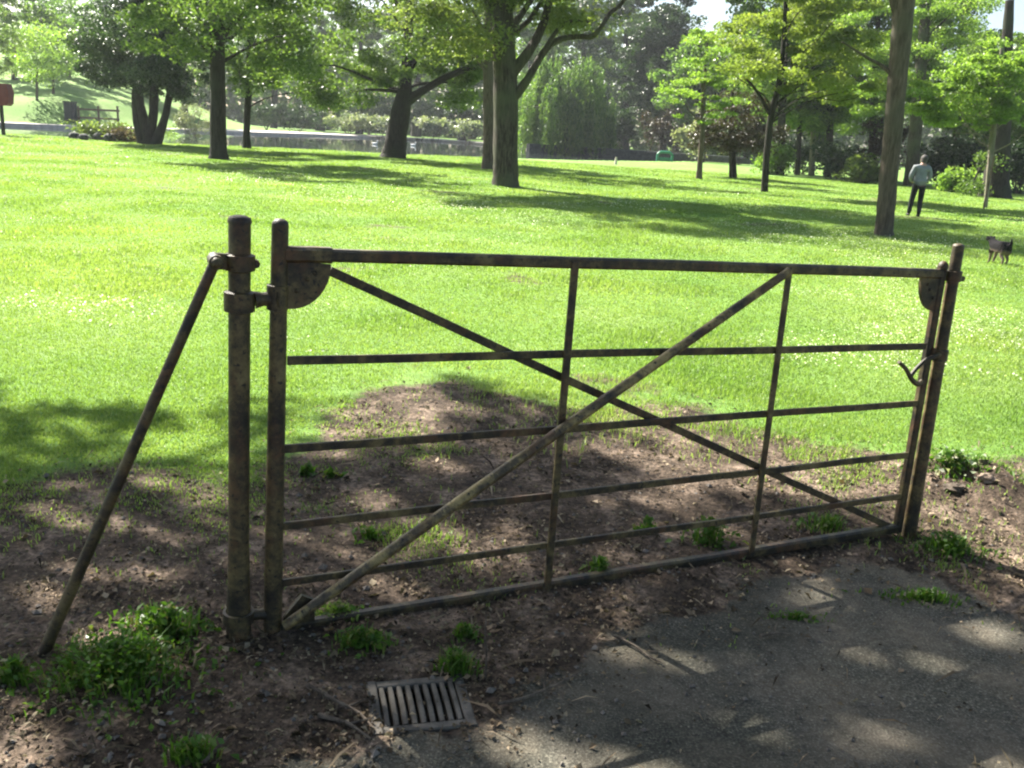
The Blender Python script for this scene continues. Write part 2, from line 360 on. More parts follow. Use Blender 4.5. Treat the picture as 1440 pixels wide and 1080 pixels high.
def fast_mesh(name, v, quads, mat, parent=None, smooth=False, attrs=None, tri=False):
    """numpy mesh: v (n,3), quads (m,4) or (m,3)"""
    v = np.asarray(v, np.float32)
    if parent is not None: v = v - np.array(parent.location, np.float32)[None]
    k = quads.shape[1]; m = len(quads)
    me = bpy.data.meshes.new(name); me.vertices.add(len(v)); me.vertices.foreach_set('co', v.ravel())
    me.loops.add(m * k); me.loops.foreach_set('vertex_index', quads.ravel().astype(np.int32))
    me.polygons.add(m); me.polygons.foreach_set('loop_start', np.arange(0, m * k, k, dtype=np.int32))
    me.polygons.foreach_set('use_smooth', np.full(m, smooth))
    me.update(calc_edges=True)
    for an, av in (attrs or {}).items():
        a = me.attributes.new(an, 'FLOAT', 'POINT'); a.data.foreach_set('value', np.asarray(av, np.float32))
    me.materials.append(mat)
    o = bpy.data.objects.new(name, me); C.objects.link(o)
    if parent is not None: o.parent = parent
    return o

# ------------------------------------------------------------------ leaves
def leaves_geo(c, size, nrm=None, aspect=.55, r=None, axis=None):
    """folded rhombic leaves at c (n,3) -> verts, quads"""
    r = r or rng; n = len(c)
    if nrm is None:
        nrm = r.normal(size=(n, 3)); nrm[:, 2] = np.abs(nrm[:, 2]) * 1.3 + .2
    nrm = nrm / np.linalg.norm(nrm, axis=1, keepdims=True)
    a = r.normal(size=(n, 3)) if axis is None else axis
    a = a - nrm * np.sum(a * nrm, 1, keepdims=True); a /= np.linalg.norm(a, axis=1, keepdims=True) + 1e-9
    b = np.cross(nrm, a)
    s = (np.asarray(size) * np.ones(n))[:, None] * r.uniform(.6, 1.3, (n, 1))
    v = np.empty((n, 4, 3))
    fold = r.uniform(.02, .25, (n, 1)) * s
    v[:, 0] = c - a * s * .5; v[:, 1] = c + b * s * aspect * .5 + nrm * fold - a * s * .08
    v[:, 2] = c + a * s * .5 - nrm * fold * .5; v[:, 3] = c - b * s * aspect * .5 + nrm * fold - a * s * .08
    return v.reshape(-1, 3), np.arange(n * 4).reshape(n, 4)
def crown_points(blobs, n, clump, k, flat=.5, seed=1, shell=.35, drop=0.0):
    """blobs: (centre(3), radii(3)); returns leaf centres and clump centres"""
    r = np.random.default_rng(seed)
    vol = np.array([b[1][0] * b[1][1] * b[1][2] for b in blobs]) ** .8; vol = vol / vol.sum()
    cc = []
    for b, w in zip(blobs, vol):
        m = max(3, int(k * w)); d = r.normal(size=(m, 3)); d /= np.linalg.norm(d, axis=1, keepdims=True)
        rad = (shell + (1 - shell) * r.random((m, 1)) ** .6)
        cc.append(np.asarray(b[0])[None] + d * rad * np.asarray(b[1])[None])
    cc = np.concatenate(cc); m = len(cc)
    wt = r.uniform(.4, 1.6, m); wt /= wt.sum()
    idx = r.choice(m, n, p=wt)
    cr = clump * r.uniform(.6, 1.5, m)
    d = r.normal(size=(n, 3)); d /= np.linalg.norm(d, axis=1, keepdims=True); d *= r.random((n, 1)) ** .45
    off = d * cr[idx][:, None]; off[:, 2] *= flat
    off[:, 2] -= drop * np.hypot(off[:, 0], off[:, 1])
    return cc[idx] + off, cc
def limb(mb, a, b, ra, rb, sag=.12, n=6, seed=0, sides=7):
    r = np.random.default_rng(seed); a = np.asarray(a, float); b = np.asarray(b, float); ln = np.linalg.norm(b - a)
    pts = []
    w = r.normal(size=3) * ln * .05
    for i in range(n + 1):
        t = i / n; p = a + (b - a) * t; p = p + np.array([0, 0, 1]) * math.sin(math.pi * t) * ln * sag + w * math.sin(math.pi * t * 2)
        pts.append(p)
    mb.tube(pts, [ra + (rb - ra) * (i / n) ** .8 for i in range(n + 1)], sides)
def smooth_path(pts, rads, per=4):
    pts = np.asarray(pts, float); rads = np.asarray(rads, float); k = len(pts); op, orr = [], []
    for i in range(k - 1):
        p0, p1, p2, p3 = pts[max(i - 1, 0)], pts[i], pts[i + 1], pts[min(i + 2, k - 1)]
        for j in range(per):
            t = j / per
            op.append(.5 * ((2 * p1) + (-p0 + p2) * t + (2 * p0 - 5 * p1 + 4 * p2 - p3) * t * t + (-p0 + 3 * p1 - 3 * p2 + p3) * t ** 3))
            orr.append(rads[i] + (rads[i + 1] - rads[i]) * t)
    op.append(pts[-1]); orr.append(rads[-1]); return op, orr
def tree(kind, label, base_px, trunk, limbs, blobs, n, leaf, mat, bark='bark', clump=.9, k=60, flat=.5, seed=1, group=None, cat='tree', D=None, shell=.35, drop=0., nb=14, stems=None, sides=12, z0=None):
    """base_px: photo pixel of the foot; trunk: [(px,py,width_px)]; limbs: list of such lists; blobs: [(px,py,rx,ry,dy,rdepth)]"""
    g = G(*base_px)
    if D is not None:
        q = P(base_px[0], base_px[1], D); g = np.array([q[0], D, T(q[0], D)])
    D = g[1]; s = D / F
    root = empty(kind, g, label, cat, group)
    mb = MB()
    def path(tr, flare):
        pts = [P(a, b, D) for a, b, w in tr]; rad = [w * .5 * s for a, b, w in tr]
        if flare:
            pts[0] = g - np.array([0, 0, .08]) if abs(tr[0][0] - base_px[0]) < 1 else np.array([pts[0][0], D, T(pts[0][0], D) - .08])
        return pts, rad
    tops = []
    for i, tr in enumerate([trunk] + (stems or [])):
        pts, rad = path(tr, True)
        p0, p1 = pts[0], pts[1]
        # root flare
        fl = max(rad[0] * 1.2, .06)
        pts2 = [p0, p0 + (p1 - p0) * min(.25, fl * .9 / (np.linalg.norm(p1 - p0) + 1e-6)) + np.array([0, 0, 0])] + pts[1:]; rad2 = [rad[0] * 1.22, rad[0] * 1.0] + rad[1:]
        op, orr = smooth_path(pts2, rad2, 5)
        mb.tube(op, orr, sides, jitter=.10); tops.append((pts, rad))
    for lb in limbs:
        pts, rad = path(lb, False)
        for i in range(1, len(pts)): pts[i][1] += (random.random() - .5) * .5 * i * .3
        op, orr = smooth_path(pts, rad, 4); mb.tube(op, orr, 9, jitter=.08)
    bl = [(P(a, b, D) + np.array([0, dy, 0]), (rx * s, rd, ry * s)) for a, b, rx, ry, dy, rd in blobs]
    pts, cc = crown_points(bl, int(n * 1.55), clump, k, flat, seed, shell, drop)
    keep = pts[:, 2] > terrain(pts[:, 0], pts[:, 1]) + .05; pts = pts[keep]
    rr = np.random.default_rng(seed + 5)
    order = rr.permutation(len(cc))[:nb]
    tp, tr_ = tops[0]
    for q in order:
        # spring from the trunk at a height below the clump
        zc = cc[q][2]; zs = np.array([p[2] for p in tp]); zt = np.clip(zc - np.linalg.norm(cc[q][:2] - tp[-1][:2]) * .6 - .3, zs[0] + (zs[-1] - zs[0]) * .35, zs[-1])
        a = np.array([np.interp(zt, zs, [p[j] for p in tp]) for j in range(3)]); ra = np.interp(zt, zs, tr_) * .28
        limb(mb, a, cc[q], max(ra, .02), max(ra * .2, .008), .08, 6, seed + int(q), 6)
    mb.build('trunk', MAT[bark], root)
    v, f = leaves_geo(pts, leaf * .8, r=np.random.default_rng(seed + 9)); fast_mesh('crown', v, f, MAT[mat], root)
    return root

# ------------------------------------------------------------------ ground sheets
nr, na = 720, 460
rad = np.geomspace(2.2, 330, nr); ang = np.radians(np.linspace(-84, 84, na))
RR, AA = np.meshgrid(rad, ang, indexing='ij')
gx = RR * np.sin(AA); gy = RR * np.cos(AA) - 2.6
gz = terrain(gx.ravel(), gy.ravel())
X, Y = gx.ravel(), gy.ravel()
near = Y < 14
dd = np.where(near, sdf_poly(X, Y, DIRT) + (fbm(X, Y, 1.6, 51, 4) - .5) * .55, -9)
pp = np.where(near, sdf_poly(X, Y, PATH) + (fbm(X, Y, 2.6, 61, 4) - .5) * .30, -9)
dirt = sstep(-.35, .35, dd); tar = sstep(-.2, .2, pp)
# small worn spots on the lawn
worn = sstep(.66, .77, fbm(X, Y, .5, 71, 4)) * .55 * (Y < 40); dirt = np.maximum(dirt, worn)
idx = np.arange(nr * na).reshape(nr, na)
quads = np.stack([idx[:-1, :-1], idx[:-1, 1:], idx[1:, 1:], idx[1:, :-1]], -1).reshape(-1, 4)[:, ::-1]
fd = dirt[quads].mean(1); fp = tar[quads].mean(1); fx = Y[quads].mean(1)
cls = np.where(fp > .5, 2, np.where((fd > .5) & (fx < 14), 1, 0))
for ci, nm in enumerate(('lawn', 'bare_ground', 'path')):
    q = quads[cls == ci]; u, inv = np.unique(q, return_inverse=True)
    o = fast_mesh(nm, np.stack([X[u], Y[u], gz[u]], 1), inv.reshape(-1, 4), MAT['ground'], None, True, {'dirt': dirt[u], 'tarmac': tar[u]})
    tag(o, kind='structure')
def gmask(x, y):
    near = y < 14
    d = np.where(near, sdf_poly(x, y, DIRT) + (fbm(x, y, 1.6, 51, 4) - .5) * .55, -9)
    p = np.where(near, sdf_poly(x, y, PATH) + (fbm(x, y, 2.6, 61, 4) - .5) * .30, -9)
    return d, p

# pond
def pond():
    m, nt, out = newmat('pond_water')
    bs = N(nt, 'ShaderNodeBsdfPrincipled'); bs.inputs['Base Color'].default_value = (.035, .045, .04, 1); bs.inputs['Roughness'].default_value = .03; bs.inputs['IOR'].default_value = 1.33
    tc = nt.nodes.new('ShaderNodeTexCoord'); mp = nt.nodes.new('ShaderNodeMapping'); mp.inputs['Scale'].default_value = (1, .35, 1); L(nt, tc.outputs['Object'], mp.inputs[0])
    nz = noise(nt, 2.2, 4, .6, vec=mp.outputs[0]); b = N(nt, 'ShaderNodeBump', Strength=.08, Distance=.03); L(nt, nz.outputs[0], b.inputs['Height']); L(nt, b.outputs[0], bs.inputs['Normal'])
    L(nt, bs.outputs[0], out.inputs[0])
    xs = [p[0] for p in POND]; ys = [p[1] for p in POND]
    cx, cy = np.mean(xs), np.mean(ys)
    v = [(cx + (x - cx) * 1.004, cy + (y - cy) * 1.01, WZ) for x, y in POND]
    o = mesh_obj('pond_water', np.array(v), [tuple(range(len(v)))[::-1]], m, None, False); tag(o, kind='structure')
    if o.data.polygons[0].normal.z < 0: o.data.flip_normals()
    # pale kerb path along the far bank
    far = POND[14:][::-1]
    mb = MB(); k = len(far)
    prof = [(-.15, -.6), (-.15, .02), (2.6, .12), (2.6, -.6)]
    vs = []
    for i in range(k):
        a = np.array(far[max(i - 1, 0)]); b = np.array(far[min(i + 1, k - 1)]); t = b - a; t /= np.linalg.norm(t); nn = np.array([-t[1], t[0]])
        if nn[1] < 0: nn = -nn
        for o_, z in prof: vs.append((far[i][0] + nn[0] * o_, far[i][1] + nn[1] * o_, z))
    f = []
    for i in range(k - 1):
        for j in range(3): f.append((i * 4 + j, i * 4 + j + 1, (i + 1) * 4 + j + 1, (i + 1) * 4 + j))
    mb.add(vs, f); o = mb.build('pond_path', MAT['concrete'], None, True, 30); tag(o, kind='structure')
pond()

# ------------------------------------------------------------------ grass blades (stuff)
def blades(name, x, y, h, w, mat, lean=.5, seed=3, seg=1):
    r = np.random.default_rng(seed); n = len(x); z = terrain(x, y)
    a = r.uniform(0, 2 * np.pi, n); l = r.uniform(.1, lean, n) * h
    bx, by = np.cos(a), np.sin(a); f = r.uniform(0, 2 * np.pi, n); wx, wy = np.cos(f) * w, np.sin(f) * w
    v = np.empty((n, 5, 3))
    v[:, 0] = np.stack([x - wx * .5, y - wy * .5, z - .004], 1); v[:, 1] = np.stack([x + wx * .5, y + wy * .5, z - .004], 1)
    mx, my, mz = x + bx * l * .35, y + by * l * .35, z + h * .6
    v[:, 2] = np.stack([mx + wx * .42, my + wy * .42, mz], 1); v[:, 3] = np.stack([mx - wx * .42, my - wy * .42, mz], 1)
    v[:, 4] = np.stack([x + bx * l, y + by * l, z + h * r.uniform(.8, 1.0, n)], 1)
    b = np.arange(n)[:, None] * 5
    q = np.concatenate([b + np.array([[0, 1, 2]]), b + np.array([[0, 2, 3]]), b + np.array([[3, 2, 4]])], 1).reshape(-1, 3)
    return fast_mesh(name, v.reshape(-1, 3), q, mat, None, False)
def scatter(n, d0, d1, half=.68, seed=1):
    r = np.random.default_rng(seed); d = d0 * (d1 / d0) ** r.random(n); x = r.uniform(-half, half, n) * (d + .6)
    return x, d
gx_, gy_ = scatter(1250000, 2.6, 58, .83, 5)
d_, p_ = gmask(gx_, gy_)
wornv = sstep(.66, .77, fbm(gx_, gy_, .5, 71, 4))
d_ = d_ + (fbm(gx_, gy_, 3.1, 111, 3) - .5) * .9
prob = sstep(.30, -.35, d_) ** 1.5 * .98 + .05 * sstep(.45, .65, fbm(gx_, gy_, 1.7, 81, 3)) * (d_ < .9)
prob = prob + .45 * sstep(.52, .68, fbm(gx_, gy_, 1.6, 121, 4)) * sstep(1.6, .2, d_) * (gx_ < 1.9) * (.35 + .65 * sstep(-.9, -.4, gx_)) + .10 * sstep(1.2, .0, d_) * rng.random(len(gx_))
prob = np.where(p_ > -.05, .004 * (p_ < .25), prob) * (1 - .6 * wornv)
pdv = sdf_poly(gx_, gy_, POND)
keep = (rng.random(len(gx_)) < prob) & (pdv < -.3)
gx_, gy_ = gx_[keep], gy_[keep]
tuft = fbm(gx_, gy_, 1.1, 91, 4)
gh = (.016 + .030 * sstep(.4, .8, tuft)) * rng.uniform(.6, 1.3, len(gx_)) * (1 + .012 * gy_)
gw = .0046 * np.maximum(1, gy_ / 5.5) * rng.uniform(.7, 1.3, len(gx_))
g = blades('grass', gx_, gy_, gh, gw, MAT['grass'], .9, 5); tag(g, 'short bright green mown grass of the park lawn', 'grass', kind='stuff')

# daisies in the turf (stuff)
fx_, fy_ = scatter(75000, 6, 34, .83, 25); d_, p_ = gmask(fx_, fy_)
keep = (rng.random(len(fx_)) < 1.0 * sstep(.53, .66, fbm(fx_, fy_ * 1.0, .42, 131, 4)) * sstep(34, 26, fy_) + .01) & (d_ < -.5); fx_, fy_ = fx_[keep], fy_[keep]
nn = rng.normal(size=(len(fx_), 3)) * .35; nn[:, 2] = 1
v, f = leaves_geo(np.stack([fx_, fy_, terrain(fx_, fy_) + .045], 1), .016 * np.maximum(1, fy_ / 12), nn, .9)
tag(fast_mesh('daisies', v, f, MAT['daisy']), 'white daisies and pale clippings speckling the sunny lawn', 'daisies', kind='stuff')

# dead leaves and crumbs on the bare soil (stuff)
lx, ly = scatter(135000, 1.7, 9, .92, 15)
d_, p_ = gmask(lx, ly)
prob = sstep(-.35, .2, d_) * (.4 + .6 * sstep(.44, .60, fbm(lx, ly, 2.4, 101, 4)))
prob = np.where(p_ > 0, .22 * sstep(.35, .0, p_) + .03, prob)
keep = rng.random(len(lx)) < prob * np.where(sdf_poly(lx, ly, DRAIN) > .03, .05, 1); lx, ly = lx[keep], ly[keep]
lz = terrain(lx, ly) + .068 * (sdf_poly(lx, ly, DRAIN) > .03) + rng.uniform(.002, .014, len(lx))
nn = rng.normal(size=(len(lx), 3)) * .45; nn[:, 2] = 1
sz = np.clip(.0125 * np.exp(rng.normal(size=len(lx)) * .5), .005, .045) * (.7 + .06 * ly)
v, f = leaves_geo(np.stack([lx, ly, lz], 1), sz, nn, .7)
o = fast_mesh('leaf_litter', v, f, MAT['litter']); tag(o, 'dry brown leaf litter over the bare soil by the gate', 'leaf litter', kind='stuff')
tx_, ty_ = scatter(5200, 1.7, 8, .75, 17); d_, p_ = gmask(tx_, ty_)
keep = (d_ > -.2) & (rng.random(len(tx_)) < np.where(p_ > .1, .12, .6)) & (sdf_poly(tx_, ty_, DRAIN) < 0); tx_, ty_ = tx_[keep], ty_[keep]
nn = rng.normal(size=(len(tx_), 3)) * .2; nn[:, 2] = 1
v, f = leaves_geo(np.stack([tx_, ty_, terrain(tx_, ty_) + .008], 1), np.clip(.05 * np.exp(rng.normal(size=len(tx_)) * .5), .02, .16), nn, .075)
tag(fast_mesh('twig_litter', v, f, MAT['litter']), 'small broken twigs and dead stems strewn over the soil', 'twigs', kind='stuff')
# stones (stuff: uncountable grit)
sx_, sy_ = scatter(3800, 1.8, 7, .72, 19); d_, p_ = gmask(sx_, sy_); keep = (d_ > 0) & ((p_ < .05) | (rng.random(len(sx_)) < .25)); sx_, sy_ = sx_[keep], sy_[keep]
base = np.array([[1, 0, 0], [-1, 0, 0], [0, 1, 0], [0, -1, 0], [0, 0, .7], [0, 0, -.7]], float)
tri = np.array([[0, 2, 4], [2, 1, 4], [1, 3, 4], [3, 0, 4], [2, 0, 5], [1, 2, 5], [3, 1, 5], [0, 3, 5]])
rr = rng.uniform(.003, .010, len(sx_)) * np.where(rng.random(len(sx_)) < .06, 2.0, 1)
v = base[None] * rr[:, None, None] * rng.uniform(.6, 1.4, (len(sx_), 6, 1)); an = rng.uniform(0, 6.28, len(sx_)); co, si = np.cos(an)[:, None], np.sin(an)[:, None]
v = np.stack([v[..., 0] * co - v[..., 1] * si, v[..., 0] * si + v[..., 1] * co, v[..., 2]], -1) + np.stack([sx_, sy_, terrain(sx_, sy_) + rr * .3], 1)[:, None]
f = (np.arange(len(sx_))[:, None, None] * 6 + tri[None]).reshape(-1, 3)
o = fast_mesh('gravel', v.reshape(-1, 3), f, MAT['stone']); tag(o, 'loose grit and crumbs scattered on soil and path', 'gravel', kind='stuff')

# ------------------------------------------------------------------ the gate
GA = np.array([*Gf(383, 888), 0]); GB = np.array([*Gf(1262, 752), 0])
ex = (GB - GA); GL = np.linalg.norm(ex); ex /= GL; ez = np.array([0, 0, 1.]); en = np.cross(ex, ez)  # en points toward viewer
if np.dot(en, CAM - GA) < 0: en = -en
def Q(px, py, off=0.0):
    """point of the (upright) gate plane seen at a photo pixel, moved 'off' towards the path"""
    d = ray(px, py); t = np.dot(GA + en * off - CAM, en) / np.dot(d, en); return CAM + d * t
def qs(p): return np.linalg.norm(p - CAM) / F  # metres per pixel at p (good enough for widths)
def wpx(p, w): return w * np.dot(p - CAM, fw) / F
gate = empty('field_gate', GA, 'wide rusty five-barred metal gate with crossed diagonal braces, standing shut across the bare earth', 'gate')
R = MAT['rust']
def flatbar(name, a, b, wa, depth, off=0, mat=R, parent=None):
    pa, pb = Q(*a, off), Q(*b, off); w = .5 * (wpx(pa, wa[0]) + wpx(pb, wa[1]))
    # slight unevenness along the length
    mb = MB(); k = 9; pts = [pa + (pb - pa) * i / (k - 1) for i in range(k)]
    t = (pb - pa) / np.linalg.norm(pb - pa); sd = np.cross(t, en)
    c = min(w, depth) * .2; prof = [(-w / 2 + c, -depth / 2), (w / 2 - c, -depth / 2), (w / 2, -depth / 2 + c), (w / 2, depth / 2 - c), (w / 2 - c, depth / 2), (-w / 2 + c, depth / 2), (-w / 2, depth / 2 - c), (-w / 2, -depth / 2 + c)]
    vs = []
    for i, p in enumerate(pts):
        jj = np.array([0, 0, 1]) * (random.random() - .5) * .004 if 0 < i < k - 1 else 0
        for x, y in prof: vs.append(p + jj + sd * x + en * y)
    n = 8; f = [(i * n + j, i * n + (j + 1) % n, (i + 1) * n + (j + 1) % n, (i + 1) * n + j) for i in range(k - 1) for j in range(n)] + [tuple(range(n))[::-1], tuple((k - 1) * n + j for j in range(n))]
    mb.add(vs, f); return mb.build(name, mat, parent or gate, True, 35)
def tubepx(name, pts, ws, off=0, mat=R, parent=None, sides=14, extra=None):
    q = [Q(a, b, off) for a, b in pts]; rd = [wpx(p, w) / 2 for p, w in zip(q, ws)]
    mb = MB(); op, orr = (q, rd) if len(q) == 2 else smooth_path(q, rd, 3)
    if len(q) == 2:
        op = [q[0] + (q[1] - q[0]) * i / 12 for i in range(13)]; orr = [rd[0] + (rd[1] - rd[0]) * i / 12 for i in range(13)]
    mb.tube(op, orr, sides)
    if extra: extra(mb)
    return mb.build(name, mat, parent or gate, True, 35)
# heel post: rounded slab top
hp_top, hp_bot = Q(394, 316), Q(383, 892)
def dome(mb):
    r = wpx(hp_top, 24) / 2; mb.ball(hp_top, r, (1, 1, .75), 14, 8)
tubepx('heel_post', [(394, 316), (383, 893)], [24, 26], 0, R, extra=dome)
flatbar('top_rail', (404, 357), (1322, 385), (18, 13), .036, 0)
for a, b, w in (((404, 507), (1301, 487), (13, 9)), ((400, 631), (1290, 567), (12, 9)), ((397, 740), (1276, 640), (11, 9)), ((394, 820), (1266, 698), (11, 8))):
    flatbar('rail', a, b, w, .012, 0.004)
flatbar('bottom_rail', (386, 886), (1264, 742), (19, 12), .036, 0, MAT['rust_dark'])
flatbar('upright', (809, 368), (769, 834), (11, 11), .012, .018)
flatbar('upright', (1110, 380), (1056, 782), (9, 9), .012, .018)
flatbar('latch_stile', (1325, 376), (1261, 748), (13, 12), .03, 0, MAT['rust_dark'])
flatbar('diagonal_brace', (464, 381), (1254, 742), (13, 9), .012, -.012)
tubepx('diagonal_brace', [(400, 881), (600, 738), (790, 604), (1110, 381)], [15, 16, 15, 12], .040, MAT['rust_light'])
tag(gate.children[-1], 'paler tubular diagonal brace across the front of the bars')
# sleeve on the top rail next to the heel post
flatbar('rail_sleeve', (400, 357), (466, 359), (23, 21), .044, 0)
# gussets: quarter-round plates
def gusset(name, corner, toa, tob, depth=.014, off=.003, mat=R, n=9):
    c = Q(*corner, off); a = Q(*toa, off); b = Q(*tob, off); va, vb = a - c, b - c
    poly = [c] + [c + va * math.cos(math.pi / 2 * i / n) + vb * math.sin(math.pi / 2 * i / n) for i in range(n + 1)]
    m = len(poly); vs = [p + en * z for z in (-depth / 2, depth / 2) for p in poly]
    f = [(j, (j + 1) % m, m + (j + 1) % m, m + j) for j in range(m)] + [tuple(range(m))[::-1], tuple(range(m, 2 * m))]
    mb = MB(); mb.add(vs, f)
    for fa, fb in ((.45, .35), (.62, .2), (.2, .6)):
        mb.ball(c + va * fa + vb * fb + en * depth / 2, .007, (1, 1, 1), 8, 5)
    return mb.build(name, mat, gate, True, 30)
gusset('gusset_plate', (404, 366), (465, 372), (404, 434))
gusset('gusset_plate', (1321, 391), (1295, 390), (1311, 437))
gp = MB(); corners = [Q(a, b, .006) for a, b in ((398, 878), (442, 872), (441, 842), (424, 836), (398, 868))]
m_ = len(corners); vs = [p + en * z for z in (-.008, .008) for p in corners]
gp.add(vs, [(j, (j + 1) % m_, m_ + (j + 1) % m_, m_ + j) for j in range(m_)] + [tuple(range(m_))[::-1], tuple(range(m_, 2 * m_))]); gp.build('gusset_plate', MAT['rust_dark'], gate, True, 30)
# knob at the top of the latch stile
kb = MB(); kc = Q(1326, 375); kb.ball(kc, .021, (1, 1, 1.15), 12, 8); kb.tube([kc - ez * .03, kc], [.017, .015], 10); kb.build('stile_knob', MAT['rust_dark'], gate)
# latch: a curved lever with a catch running to the post
lt = MB(); op, orr = smooth_path([Q(a, b, .03) for a, b in ((1264, 509), (1274, 519), (1281, 532), (1290, 540), (1297, 536))], [.008, .009, .010, .012, .010], 4); lt.tube(op, orr, 8)
op, orr = smooth_path([Q(a, b, .03) for a, b in ((1281, 528), (1289, 518), (1300, 508), (1312, 502), (1322, 498))], [.009, .009, .010, .011, .011], 4); lt.tube(op, orr, 8)
lt.build('latch', MAT['rust_dark'], gate)
# hinges: collar parts belong to the gate, wrapping the round post
def ring(mb, c, axis, r, h, n=18, t=.01):
    axis = axis / np.linalg.norm(axis); prof = [(r, -h / 2), (r + t, -h / 2 + t * .3), (r + t, h / 2 - t * .3), (r, h / 2)]
    a = np.cross(axis, np.array([0, 1, 0.])); a /= np.linalg.norm(a); b = np.cross(axis, a); vs = []
    for j in range(n):
        an = 2 * math.pi * j / n; d = a * math.cos(an) + b * math.sin(an)
        for rr_, z in prof: vs.append(c + d * rr_ + axis * z)
    f = [(j * 4 + i, j * 4 + (i + 1) % 4, ((j + 1) % n) * 4 + (i + 1) % 4, ((j + 1) % n) * 4 + i) for j in range(n) for i in range(4)]
    mb.add(vs, f)
# hanging post stands in the gate plane
PT, PB = Q(337, 312), Q(335.5, 918)
pr = wpx(PT, 31) / 2; pr2 = wpx(PB, 36) / 2
axis = (PT - PB) / np.linalg.norm(PT - PB)
def onpost(py): return Q(337 + (335.5 - 337) * (py - 312) / (918 - 312), py)
hg = MB(); c1 = onpost(424); ring(hg, c1, axis, pr * 1.02, .062, t=.012)
h2 = Q(389, 419)
op, orr = smooth_path([c1 + (h2 - c1) * .42, c1 + (h2 - c1) * .62, c1 + (h2 - c1) * .85, h2], [.026, .020, .022, .040], 4); hg.tube(op, orr, 12)
ring(hg, Q(390, 418), axis, wpx(h2, 24) / 2, .075, t=.006)
hg.build('hinge', R, gate, True, 40)
hb = MB(); c2 = onpost(866); h3 = Q(384, 862); ring(hb, c2, axis, pr2 * .98, .04, t=.008)
hb.tube([c2 + (h3 - c2) * .3, c2 + (h3 - c2) * .6, h3], [.022, .017, .026], 10); hb.build('hinge', MAT['rust_dark'], gate, True, 40)

post = empty('gate_post', (PB[0], PB[1], 0), 'thick round rusty hanging post at the gate hinges, propped by a slanting strut', 'gate post', 'posts either side of the gate')
mb = MB(); pts = [PB - axis * .25] + [PB + (PT - PB) * i / 14 for i in range(15)]
rads = [pr2] + [pr2 + (pr - pr2) * min(1, i / 4) for i in range(15)]
mb.tube(pts, rads, 20); mb.build('shaft', R, post, True, 40)
mb = MB(); c = PT; mb.tube([c - axis * .004, c + axis * .002, c + axis * .012, c + axis * .018], [pr * 1.06, pr * 1.08, pr * .98, pr * .55], 20); mb.build('cap', R, post, True, 50)
mb = MB(); cs = onpost(369); ring(mb, cs, axis, pr * 1.02, .05, t=.012); ce = Q(303, 367, .02)
mb.beam(cs + (ce - cs) * .35, ce, .045, .022, ez); mb.tube([ce - en * .035, ce + en * .035], .021, 10); mb.ball(ce + en * .035, .017, (1, 1, 1), 8, 6)
# bolts on the clamp
q = cs - (ce - cs) / np.linalg.norm(ce - cs) * (pr + .016); mb.tube([q - en * .02, q + en * .02], .012, 8)
mb.build('clamp', MAT['rust_dark'], post, True, 40)
# slanting strut: foot on the ground at the left
ft = G(47, 922); sb = np.array([ft[0], ft[1], ft[2] - .06])
mb = MB(); pts = [ce + (sb - ce) * t for t in np.linspace(-.01, 1.0, 12)]; mb.tube(pts, [.0155 + .003 * t for t in np.linspace(0, 1, 12)], 12); mb.build('strut', MAT['rust_dark'], post, True, 40)

LB = np.array([*Gf(1280, 752), 0])
def L_(px, py):
    d = ray(px, py); t = np.dot(LB + 0 - CAM, en) / np.dot(d, en); return CAM + d * t
lpost = empty('gate_post', LB, 'thin round rusty latch post at the free end of the gate beside the earth mound', 'gate post', 'posts either side of the gate')
lt_, lb_ = L_(1348, 346), L_(1278, 752); la = (lt_ - lb_) / np.linalg.norm(lt_ - lb_)
r1, r2 = wpx(lt_, 16) / 2, wpx(lb_, 19) / 2
mb = MB(); mb.tube([lb_ - la * .2] + [lb_ + (lt_ - lb_) * i / 12 for i in range(13)], [r2] + [r2 + (r1 - r2) * i / 12 for i in range(13)], 16); mb.ball(lt_, r1, (1, 1, .5), 14, 8); mb.build('shaft', R, lpost, True, 40)
mb = MB(); ring(mb, L_(1341, 388), la, r1 * 1.03, .045, t=.008); c = L_(1349, 391); mb.tube([c - en * .02, c + en * .02], .011, 8); mb.build('clamp', MAT['rust_dark'], lpost, True, 40)
mb = MB(); c = L_(1322, 499); ring(mb, c, la, r1 * 1.05, .05, t=.007); c2 = L_(1309, 497); mb.beam(c, c2, .05, .014, ez); mb.build('catch', MAT['rust_dark'], lpost, True, 40)

